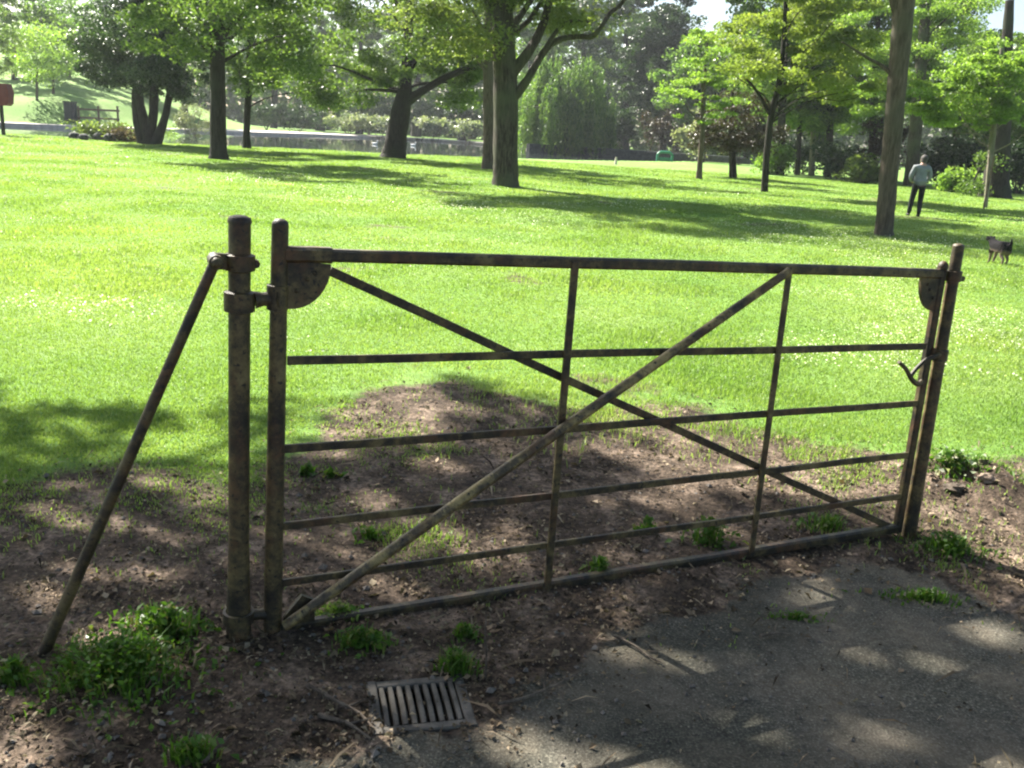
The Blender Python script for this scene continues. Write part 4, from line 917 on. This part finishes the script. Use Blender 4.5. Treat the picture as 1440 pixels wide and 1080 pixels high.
for i, (px, rx, ry, py, mat, lab) in enumerate([(870, 40, 36, 178, 'leaf_dark', 'dark bush right of the willow above the pond wall'), (940, 46, 40, 180, 'leaf_purple', 'dark reddish bush behind the green frame'), (990, 40, 34, 190, 'leaf_grey', 'greyish shrub behind the slender young tree'), (1040, 40, 26, 195, 'leaf_dark', 'dark bush behind the bronze tree')]):
    shrub(px, py + ry, [(px, py, rx, ry)], 2600, .4, mat, lab, D=[112, 105, 92, 90][i], clump=.9, k=36, seed=50 + i, group=DB)
# low dark wall on the right-hand far side of the pond
def pond_wall():
    mb = MB(); pts = [(742, 212), (800, 213), (870, 215), (940, 217), (1010, 218), (1070, 224)]; q = [np.array([*Gf(a, b), 0]) for a, b in pts]
    q = [np.array([x[0] * (96 / x[1]) if x[1] > 96 else x[0], min(x[1], 96), 0]) for x in q]
    for a, b in zip(q[:-1], q[1:]):
        t = b - a; d = t / np.linalg.norm(t); n = np.array([-d[1], d[0], 0])
        mb.beam(a + ez * .15, b + ez * .15 - d * .01, .45, 1.1, n)
    root = mb.build('pond_wall', MAT['wall'], None, True, 30); tag(root, 'long low dark stone wall on the bank between the willow and the young trees', 'wall')
pond_wall()
# far woodland: one mass behind everything
r = np.random.default_rng(77); n = 60000
px = r.uniform(-300, 1800, n); D = r.uniform(172, 205, n)
topy = 50 * sstep(1290, 1380, px) + 45 * fbm(px, px * 0, .012, 201, 3) + np.where(px > 900, 30, 0); boty = 141 + .065 * px + 14
py = topy + (boty - topy) * r.random(n) ** .8
w3 = np.array([P(a, b, d) for a, b, d in zip(px, py, D)]); w3 = w3[w3[:, 2] > terrain(w3[:, 0], w3[:, 1])]
v, f = leaves_geo(w3, 1.5, r=r); tag(fast_mesh('far_woodland', v, f, MAT['leaf_wood']), 'distant mass of hazy green woodland closing the view', 'woodland', kind='stuff')

# shade tree just outside the left edge whose crown throws the dappled shade
def shade_tree():
    g0 = np.array([-8.2, 8.6, 0.]); root = empty('shade_tree', g0, 'large tree outside the left edge that dapples the gate and path with shade', 'tree')
    mb = MB(); op, orr = smooth_path([g0 - ez * .1, g0 + np.array([.05, 0, .3]), g0 + np.array([0, 0, 2.5]), g0 + np.array([.2, -.1, 5]), g0 + np.array([.5, -.2, 9])], [.42, .3, .26, .22, .08], 4); mb.tube(op, orr, 14)
    P_, C_ = [], []
    for i, (c, rd, n, k, cl) in enumerate(SHADE):
        a, b = crown_points([(c, rd)], n, cl, k, .45, 205 + i, .1); P_.append(a); C_.append(b)
    pts, cc = np.concatenate(P_), np.concatenate(C_)
    # openings in the canopy: (photo pixel where the sun falls through, half widths in metres)
    land = pts[:, :2] - SD[None] * (pts[:, 2:3] / math.tan(EL)); keep = np.ones(len(pts), bool)
    for a, b, rx, ry in GAPS:
        gx0, gy0 = Gf(a, b); wob = 1 + .35 * (vnoise(land[:, 0] * 9, land[:, 1] * 9, 7) - .5) * 2
        keep &= (((land[:, 0] - gx0) / (rx * .82)) ** 2 + ((land[:, 1] - gy0) / (ry * .82)) ** 2) > wob
    pts = pts[keep]
    r = np.random.default_rng(3)
    for q in r.permutation(len(cc))[:30]: limb(mb, g0 + np.array([.2, -.1, min(cc[q][2] - .8, 6.5)]), cc[q], .06, .01, .08, 6, int(q), 6)
    mb.build('trunk', MAT['bark'], root); v, f = leaves_geo(pts, .15, r=r); fast_mesh('crown', v, f, MAT['leaf_mid'], root)
# sprays of the crown: where their shade lands on the ground (x, y), its half widths, height of the spray, leaves, clumps
EL = math.radians(43); SD = np.array([-.72, .69]); SD /= np.linalg.norm(SD)
SHADE = []
for tx, ty, rx, ry, z, n, k in [(.9, 2.3, 1.55, .68, 8.0, 4000, 70), (1.9, 2.5, .6, .55, 7.6, 800, 16), (1.25, 3.0, .65, .4, 7.8, 620, 12), (-.3, 2.45, .9, .3, 7.7, 620, 12), (-.75, 1.95, .7, .35, 7.4, 800, 14), (-.75, 2.5, .5, .32, 7.0, 480, 9), (.3, 3.75, 1.35, .75, 8.4, 2700, 44),
                             (-.1, 5.0, .9, .4, 8.8, 420, 9), (-2.3, 4.3, .8, .3, 7.2, 420, 8), (-1.2, 4.25, .4, .25, 7.6, 200, 5), (-1.3, 3.0, .45, .22, 6.8, 170, 5), (1.6, 3.3, .5, .3, 8.6, 500, 9), (-3.9, 2.2, 1.2, 1.6, 8.0, 3500, 40), (-4.4, 4.4, 1.4, 1.0, 7.4, 2500, 30)]:
    q = SD * z / math.tan(EL); SHADE.append(((tx + q[0], ty + q[1], z), (rx, ry, .75), n, k, .25))
GAPS = [(150, 900, .2, .1), (230, 905, .14, .08), (480, 862, .16, .07), (510, 905, .14, .06), (750, 1035, .2, .1), (850, 1078, .32, .13), (955, 925, .13, .08), (1045, 925, .12, .08), (1055, 1012, .12, .08), (1240, 1030, .20, .09), (1325, 930, .18, .09), (1195, 912, .11, .07), (1395, 890, .16, .09),
        (575, 1022, .07, .04), (495, 1022, .13, .07), (1400, 1072, .22, .08), (1150, 842, .17, .08), (1290, 835, .16, .07), (620, 655, .2, .1), (520, 700, .2, .12), (590, 760, .16, .08), (900, 640, .2, .13), (1010, 665, .2, .1),
        (700, 800, .13, .07), (930, 742, .18, .08), (80, 780, .3, .16), (215, 810, .2, .09), (40, 700, .3, .14), (250, 690, .28, .12), (250, 850, .17, .08), (1180, 690, .22, .1), (460, 640, .18, .1), (60, 1010, .2, .07), (860, 600, .25, .12)]
shade_tree()

# unseen tree, added so its canopy closes off the sky above the path
def sky_blocking_tree():
    g0 = np.array([5.2, -2.6, 0.]); g0[2] = T(5.2, -2.0); root = empty('sky_blocking_tree', g0, 'unseen broad tree added behind the viewpoint to keep skylight off the path', 'tree')
    mb = MB(); op, orr = smooth_path([g0 - ez * .1, g0 + ez * .4, g0 + ez * 3, g0 + np.array([-.4, .2, 6]), g0 + np.array([-1, .4, 9])], [.5, .36, .3, .24, .1], 4); mb.tube(op, orr, 14)
    pts, cc = crown_points([((1.0, -.6, 8.4), (7.5, 4.4, 1.7)), ((-3, -2, 8.8), (4, 3, 1.6))], 30000, .9, 200, .5, 301, .1)
    r = np.random.default_rng(8)
    for q in r.permutation(len(cc))[:24]: limb(mb, g0 + np.array([-.4, .2, min(cc[q][2] - 1, 6.5)]), cc[q], .10, .015, .08, 6, int(q), 6)
    mb.build('trunk', MAT['bark'], root); v, f = leaves_geo(pts, .26, r=r); fast_mesh('crown', v, f, MAT['leaf_mid'], root)
sky_blocking_tree()

# ------------------------------------------------------------------ small things in the distance
def red_board():
    g0 = P(3, 185, 44); g0[2] = T(g0[0], 44); s = 44 / F; root = empty('red_box', g0, 'dull red box on a dark post at the left edge of the picture', 'box')
    c = P(3, 133, 44); mb = MB(); mb.prism([(-.6, -.5), (.26, -.5), (.38, -.38), (.44, .1), (.36, .5), (-.6, .5)], .5, c, np.array([1., 0, 0]), ez, np.array([0, 1., 0])); mb.build('body', MAT['red'], root, True, 30)
    mb = MB(); mb.tube([np.array([c[0] - .1, 44., g0[2] - .1]), np.array([c[0] - .1, 44., c[2] - .5])], .09, 8); mb.build('post', MAT['bark_dark'], root)
red_board()
def bin_and_rail():
    g0 = G(100, 170); D = g0[1]; s = D / F; w = 14 * s; h = 26 * s
    root = empty('litter_bin', g0, 'dark upright litter bin on the far bank at the left', 'litter bin')
    mb = MB(); mb.box(g0 + ez * h * .45, w, w, h * .9); mb.build('body', MAT['binblack'], root, True, 30)
    mb = MB(); mb.box(g0 + ez * h * .94, w * 1.12, w * 1.12, h * .07); mb.build('lid', MAT['binblack'], root, True, 30)
    root = empty('rail_fence', G(135, 178), 'low wooden rail fence among dry plants right of the litter bin', 'fence'); g0 = np.array(root.location); D = g0[1]; s = D / F
    for px in (110, 138, 165):
        a = P(px, 150, D); z = T(a[0], D); mb = MB(); mb.box(np.array([a[0], D, (a[2] + z) / 2 - .05]), .14, .14, a[2] - z + .2); mb.build('post', MAT['wood'], root, True, 30)
    for py in (153, 165):
        mb = MB(); mb.beam(P(106, py, D - .1), P(168, py + 3, D - .1), .16, .05, ez); mb.build('rail', MAT['wood'], root, True, 30)
bin_and_rail()
shrub(135, 196, [(125, 180, 24, 10), (160, 184, 26, 9)], 900, .2, 'leaf_olive', 'dry yellowish bank plants below the rail fence', seed=71, clump=.4)
shrub(180, 200, [(180, 190, 30, 9)], 700, .18, 'litter', 'brown dry plants at the left of the evergreen stems', seed=72, clump=.4)
# rounded stones along the left bank
for i, (px, py, w, lab) in enumerate([(105, 193, 16, 'leftmost dark rock on the left bank of the pond'), (118, 194, 14, 'second dark rock on the left bank, beside the leftmost'), (140, 194, 16, 'dark rock on the left bank below the rail fence'), (155, 196, 18, 'largest dark rock on the left bank, nearest the evergreen')]):
    g0 = G(px, py + 3); s = g0[1] / F; mb = MB(); mb.ball(g0 + ez * w * s * .25, w * s * .5, (1, .8, .7), 12, 8, .25); tag(mb.build('rock', MAT['wall'], None, True, 60), lab, 'rock', 'rocks on the left bank')
def green_frame():
    D = 84.; a = P(924, 226, D); s = D / F; g0 = np.array([a[0], D, T(a[0], D)]); root = empty('green_frame', g0, 'small green metal hoop frame beside the pond wall', 'frame')
    w, h = 20 * s, 22 * s
    for dx in (0, w):
        mb = MB(); mb.tube([g0 + np.array([dx, 0, -.1]), g0 + np.array([dx, 0, h * .85])], .12, 8); mb.build('leg', MAT['green'], root)
    mb = MB(); op, orr = smooth_path([g0 + np.array([0, 0, h * .85]), g0 + np.array([w * .2, 0, h]), g0 + np.array([w * .8, 0, h]), g0 + np.array([w, 0, h * .85])], [.12] * 4, 4); mb.tube(op, orr, 8); mb.build('top_bar', MAT['green'], root)
    mb = MB(); mb.beam(g0 + np.array([.12, .1, h * .4]), g0 + np.array([w - .12, .1, h * .4]), h * .6, .05, ez); mb.build('panel', MAT['green'], root, True, 30)
green_frame()
mb = MB(); D = 62.; a = P(866, 228, D); g0 = np.array([a[0], D, T(a[0], D)]); mb.tube([g0 - ez * .1, g0 + ez * .25, g0 + ez * .5], [.1, .09, .06], 8)
tag(mb.build('bollard', MAT['concrete']), 'tiny pale post at the lawn edge in front of the pond wall', 'post')
def duck(px, py, lab):
    d = ray(px, py); t = (WZ - H) / d[2]; c = CAM + d * t; c = c + ez * .12; root = empty('white_duck', c - ez * .12, lab, 'duck', 'white ducks on the pond')
    c0 = c
    body = MB(); body.ball(c, .34, (1.2, .75, .55), 14, 9); body.tube([c + np.array([.3, 0, .05]), c + np.array([.38, 0, .28]), c + np.array([.42, 0, .42])], [.13, .08, .08], 8); body.ball(c + np.array([.44, 0, .46]), .11, (1.1, .9, .9), 10, 7)
    body.tube([c + np.array([-.3, 0, .05]), c + np.array([-.5, 0, .18])], [.12, .02], 8); body.build('body', MAT['white'], root)
    b = MB(); b.tube([c + np.array([.53, 0, .45]), c + np.array([.66, 0, .42])], [.045, .02], 6); b.build('beak', MAT['orange'], root); root.scale = (.6, .6, .6)
duck(527, 203, 'white duck on the pond left of the leaning trunk'); duck(581, 205, 'white duck on the pond right of the leaning trunk')
# stake of the young tree is a thing of its own
g0 = G(1383, 294); mb = MB(); mb.tube([g0 - ez * .1, g0 + np.array([.05, .1, .9]), g0 + np.array([.08, .15, 1.9])], [.035, .033, .03], 7)
tag(mb.build('tree_stake', MAT['wood']), 'wooden stake tied beside the young tree at the right edge', 'stake')

# ------------------------------------------------------------------ walker and dog
def skin(name, verts, edges, radii, mat, parent, root_i=0, sub=2, loc=None):
    me = bpy.data.meshes.new(name); me.from_pydata([tuple(v) for v in verts], edges, []); me.update()
    o = bpy.data.objects.new(name, me); C.objects.link(o); md = o.modifiers.new('skin', 'SKIN')
    if not me.skin_vertices: bpy.context.view_layer.update()
    sv = me.skin_vertices[0].data
    for i, r in enumerate(radii):
        sv[i].radius = (r, r) if np.isscalar(r) else r
        sv[i].use_root = (i == root_i)
    md.use_smooth_shade = True
    s = o.modifiers.new('sub', 'SUBSURF'); s.levels = sub; s.render_levels = sub
    dg = bpy.context.evaluated_depsgraph_get(); ev = o.evaluated_get(dg); m2 = bpy.data.meshes.new_from_object(ev); m2.name = name
    bpy.data.objects.remove(o); m2.materials.clear(); m2.materials.append(mat)
    m2.polygons.foreach_set('use_smooth', np.ones(len(m2.polygons), bool))
    o = bpy.data.objects.new(name, m2); C.objects.link(o); o.parent = parent
    return o
def walker():
    g0 = G(1285, 304); h = 1.0
    root = empty('person', g0, 'person in grey jacket and dark trousers walking away across the lawn', 'person', rz=math.radians(-8))
    hd = (0.02, .06, 1.53)
    V = [(0, 0, .93), (0, .01, 1.10), (0, .0, 1.28), (0, .0, 1.40), (.01, .03, 1.48), (.015, .05, 1.56), (.02, .07, 1.66),
         (.19, .01, 1.38), (.25, .02, 1.12), (.17, .20, .97), (.12, .27, .96), (-.19, .01, 1.38), (-.26, .0, 1.12), (-.18, .19, .96), (-.12, .26, .95),
         (.10, 0, .86), (.105, .02, .48), (.11, -.04, .10), (.115, .09, .03), (-.10, 0, .86), (-.12, .05, .49), (-.13, .10, .09), (-.135, .22, .04)]
    E = [(0, 1), (1, 2), (2, 3), (3, 4), (4, 5), (5, 6), (3, 7), (7, 8), (8, 9), (9, 10), (3, 11), (11, 12), (12, 13), (13, 14), (0, 15), (15, 16), (16, 17), (17, 18), (0, 19), (19, 20), (20, 21), (21, 22)]
    Rr = [(.15, .11), (.14, .10), (.16, .105), (.12, .08), .055, (.075, .09), (.06, .075), .055, .043, .034, .03, .055, .043, .034, .03, .085, .058, .04, .03, .085, .058, .04, .03]
    # fingers on each hand
    for hi, sx in ((10, -1), (14, 1)):
        bx, by, bz = V[hi]
        for k, dz in enumerate((.03, .012, -.006, -.024)):
            i = len(V); ln = (.07, .08, .075, .06)[k]
            V += [(bx + sx * .03, by + .02, bz + dz), (bx + sx * .05, by + .03 + ln * .4, bz + dz), (bx + sx * (.06 + .02), by + .02 + ln * .5, bz + dz - .02)]; E += [(hi, i), (i, i + 1), (i + 1, i + 2)]; Rr += [.009, .009, .007]
        i = len(V); V += [(bx + sx * .01, by - .01, bz + .05), (bx + sx * .03, by + .02, bz + .075)]; E += [(hi, i), (i, i + 1)]; Rr += [.011, .008]
    skin('body', V, E, Rr, MAT['skin'], root, 0, 2)
    # face details belong to the head
    mb = MB(); mb.ball(np.array([.02, .155, 1.575]), .018, (.8, 1.2, 1.3), 8, 6)
    fo = mb.build('nose', MAT['skin'], None); fo.parent = root
    for s in (-1, 1):
        mb = MB(); mb.ball(np.array([.018 + s * .082, .065, 1.58]), .026, (.35, .7, 1.2), 8, 6); fo = mb.build('ear', MAT['skin'], None); fo.parent = root
        mb = MB(); mb.ball(np.array([.018 + s * .03, .142, 1.60]), .013, (1, .8, .8), 8, 6); fo = mb.build('eye', MAT['shoe'], None); fo.parent = root
    mb = MB(); mb.ball(np.array([.02, .14, 1.535]), .02, (1.3, .6, .35), 8, 6); fo = mb.build('mouth', MAT['skin'], None); fo.parent = root
    jv = [(0, 0, .83), (0, .0, .99), (0, .01, 1.12), (0, .0, 1.28), (0, .0, 1.39), (.01, .02, 1.455), (.195, .01, 1.375), (.265, .02, 1.11), (.18, .185, .975), (-.195, .01, 1.375), (-.275, .0, 1.11), (-.19, .175, .965)]
    je = [(0, 1), (1, 2), (2, 3), (3, 4), (4, 5), (4, 6), (6, 7), (7, 8), (4, 9), (9, 10), (10, 11)]
    skin('jacket', jv, je, [(.185, .14), (.185, .135), (.175, .13), (.19, .135), (.155, .105), .072, .082, .068, .05, .082, .068, .05], MAT['jacket'], root, 2, 2)
    tv = [(0, 0, .95), (.095, 0, .84), (.105, .02, .48), (.11, -.04, .045), (-.095, 0, .84), (-.12, .05, .49), (-.13, .10, .045)]
    skin('trousers', tv, [(0, 1), (1, 2), (2, 3), (0, 4), (4, 5), (5, 6)], [(.155, .12), .105, .078, .062, .105, .078, .062], MAT['trousers'], root, 0, 2)
    for x, y, z in ((.112, -.03, .035), (-.132, .11, .038)):
        mb = MB(); mb.ball(np.array([x, y + .05, z]), .13, (.38, 1.05, .32), 12, 8); o = mb.build('shoe', MAT['shoe'], None); o.parent = root
    mb = MB(); mb.ball(np.array([.02, .048, 1.625]), .108, (.92, 1.0, 1.02), 14, 10, .06); mb.ball(np.array([.015, .005, 1.56]), .085, (.95, .7, .9), 12, 8, .06); o = mb.build('hair', MAT['hair'], None); o.parent = root
walker()
def dog():
    g0 = G(1402, 371); root = empty('dog', g0, 'small black-and-tan dog walking on the lawn at the right', 'dog', rz=math.radians(104))
    root.scale = (.70, .86, .72)
    # local +x is the dog's front
    V = [(-.20, 0, .40), (-.05, 0, .41), (.14, 0, .40), (.24, 0, .45), (.33, 0, .52), (.38, 0, .555), (.45, 0, .535), (.51, 0, .51),
         (-.22, .07, .32), (-.17, .075, .22), (-.27, .075, .13), (-.26, .075, .02), (-.22, .075, .012), (-.22, -.07, .32), (-.13, -.075, .22), (-.20, -.075, .13), (-.18, -.075, .02), (-.14, -.075, .012),
         (.17, .07, .30), (.15, .075, .17), (.17, .075, .02), (.21, .075, .012), (.17, -.07, .30), (.20, -.075, .18), (.25, -.075, .02), (.29, -.075, .012),
         (-.27, 0, .45), (-.31, 0, .54), (-.30, 0, .63)]
    E = [(0, 1), (1, 2), (2, 3), (3, 4), (4, 5), (5, 6), (6, 7), (0, 8), (8, 9), (9, 10), (10, 11), (11, 12), (0, 13), (13, 14), (14, 15), (15, 16), (16, 17), (2, 18), (18, 19), (19, 20), (20, 21), (2, 22), (22, 23), (23, 24), (24, 25), (0, 26), (26, 27), (27, 28)]
    Rr = [.125, .13, .14, .095, .07, .078, .048, .032, .07, .05, .026, .022, .024, .07, .05, .026, .022, .024, .05, .033, .022, .026, .05, .033, .022, .026, .03, .02, .012]
    m, nt, out = newmat('black_and_tan_coat'); tc = nt.nodes.new('ShaderNodeTexCoord'); sp = nt.nodes.new('ShaderNodeSeparateXYZ'); L(nt, tc.outputs['Object'], sp.inputs[0])
    nz = noise(nt, 9, 4, .6); ad = N(nt, 'ShaderNodeMath', operation='MULTIPLY_ADD'); L(nt, nz.outputs[0], ad.inputs[0]); ad.inputs[1].default_value = .12; L(nt, sp.outputs[2], ad.inputs[2])
    rp = ramp(nt, [(.33, (.17, .13, .10)), (.37, (.09, .07, .055)), (.41, (.016, .015, .016))]); L(nt, ad.outputs[0], rp.inputs[0])
    bs = N(nt, 'ShaderNodeBsdfPrincipled'); bs.inputs['Roughness'].default_value = .95; bs.inputs['Specular IOR Level'].default_value = .05; L(nt, rp.outputs[0], bs.inputs['Base Color'])
    b = N(nt, 'ShaderNodeBump', Strength=.6, Distance=.02); n2 = noise(nt, 60, 3); L(nt, n2.outputs[0], b.inputs['Height']); L(nt, b.outputs[0], bs.inputs['Normal']); L(nt, bs.outputs[0], out.inputs[0])
    skin('body', V, E, Rr, m, root, 1, 2)
    for s in (-1, 1):
        mb = MB(); mb.prism([(-.03, .02), (.03, .02), (.02, -.06), (-.005, -.085), (-.03, -.05)], .014, (.37, s * .078, .585), np.array([1., 0, 0]), np.array([0, s * .25, 1.]), np.array([0, 1., 0])); o = mb.build('ear', m, None); o.parent = root
dog()

# ------------------------------------------------------------------ air
mb = MB(); x0, x1, y0, y1, z0_, z1_ = -420, 420, -20, 420, -2.0, 34.0
hv = [(x, y, z) for z in (z0_, z1_) for x, y in ((x0, y0), (x1, y0), (x1, y1), (x0, y1))]
mb.add(hv, [(3, 2, 1, 0), (4, 5, 6, 7), (0, 1, 5, 4), (1, 2, 6, 5), (2, 3, 7, 6), (3, 0, 4, 7)])
m, nt, out = newmat('hazy_air'); pv = nt.nodes.new('ShaderNodeVolumePrincipled'); pv.inputs['Color'].default_value = (.9, .95, 1, 1); pv.inputs['Density'].default_value = HAZE; pv.inputs['Anisotropy'].default_value = .3
L(nt, pv.outputs[0], out.inputs['Volume'])
if HAZE: tag(mb.build('haze', m, None, False), kind='stuff')
# ------------------------------------------------------------------ light
EL = math.radians(43); SD = np.array([-.72, .69]); SD /= np.linalg.norm(SD)
sun_dir = np.array([SD[0] * math.cos(EL), SD[1] * math.cos(EL), math.sin(EL)])
ld = bpy.data.lights.new('sun', 'SUN'); ld.energy = 5.0; ld.angle = math.radians(.53); ld.color = (1, .95, .86)
lo = bpy.data.objects.new('sun', ld); C.objects.link(lo); lo.rotation_euler = Vector(sun_dir).to_track_quat('Z', 'Y').to_euler()
w = bpy.data.worlds.new('World'); scene.world = w; w.use_nodes = True; nt = w.node_tree
sky = nt.nodes.new('ShaderNodeTexSky'); sky.sky_type = 'NISHITA'; sky.sun_disc = False; sky.sun_elevation = EL; sky.sun_rotation = math.atan2(SD[0], SD[1]); sky.air_density = 1.0; sky.dust_density = 2.0
bg = nt.nodes['Background']; nt.links.new(sky.outputs[0], bg.inputs[0]); bg.inputs[1].default_value = .05
vs_ = scene.view_settings; vs_.view_transform = 'Standard'; vs_.look = 'None'; vs_.exposure = 2.3; vs_.gamma = 1
scene.cycles.max_bounces = 6; scene.cycles.diffuse_bounces = 3; scene.cycles.glossy_bounces = 2; scene.cycles.transmission_bounces = 4
scene.cycles.sample_clamp_indirect = 4
scene.cycles.filter_width = 2.2
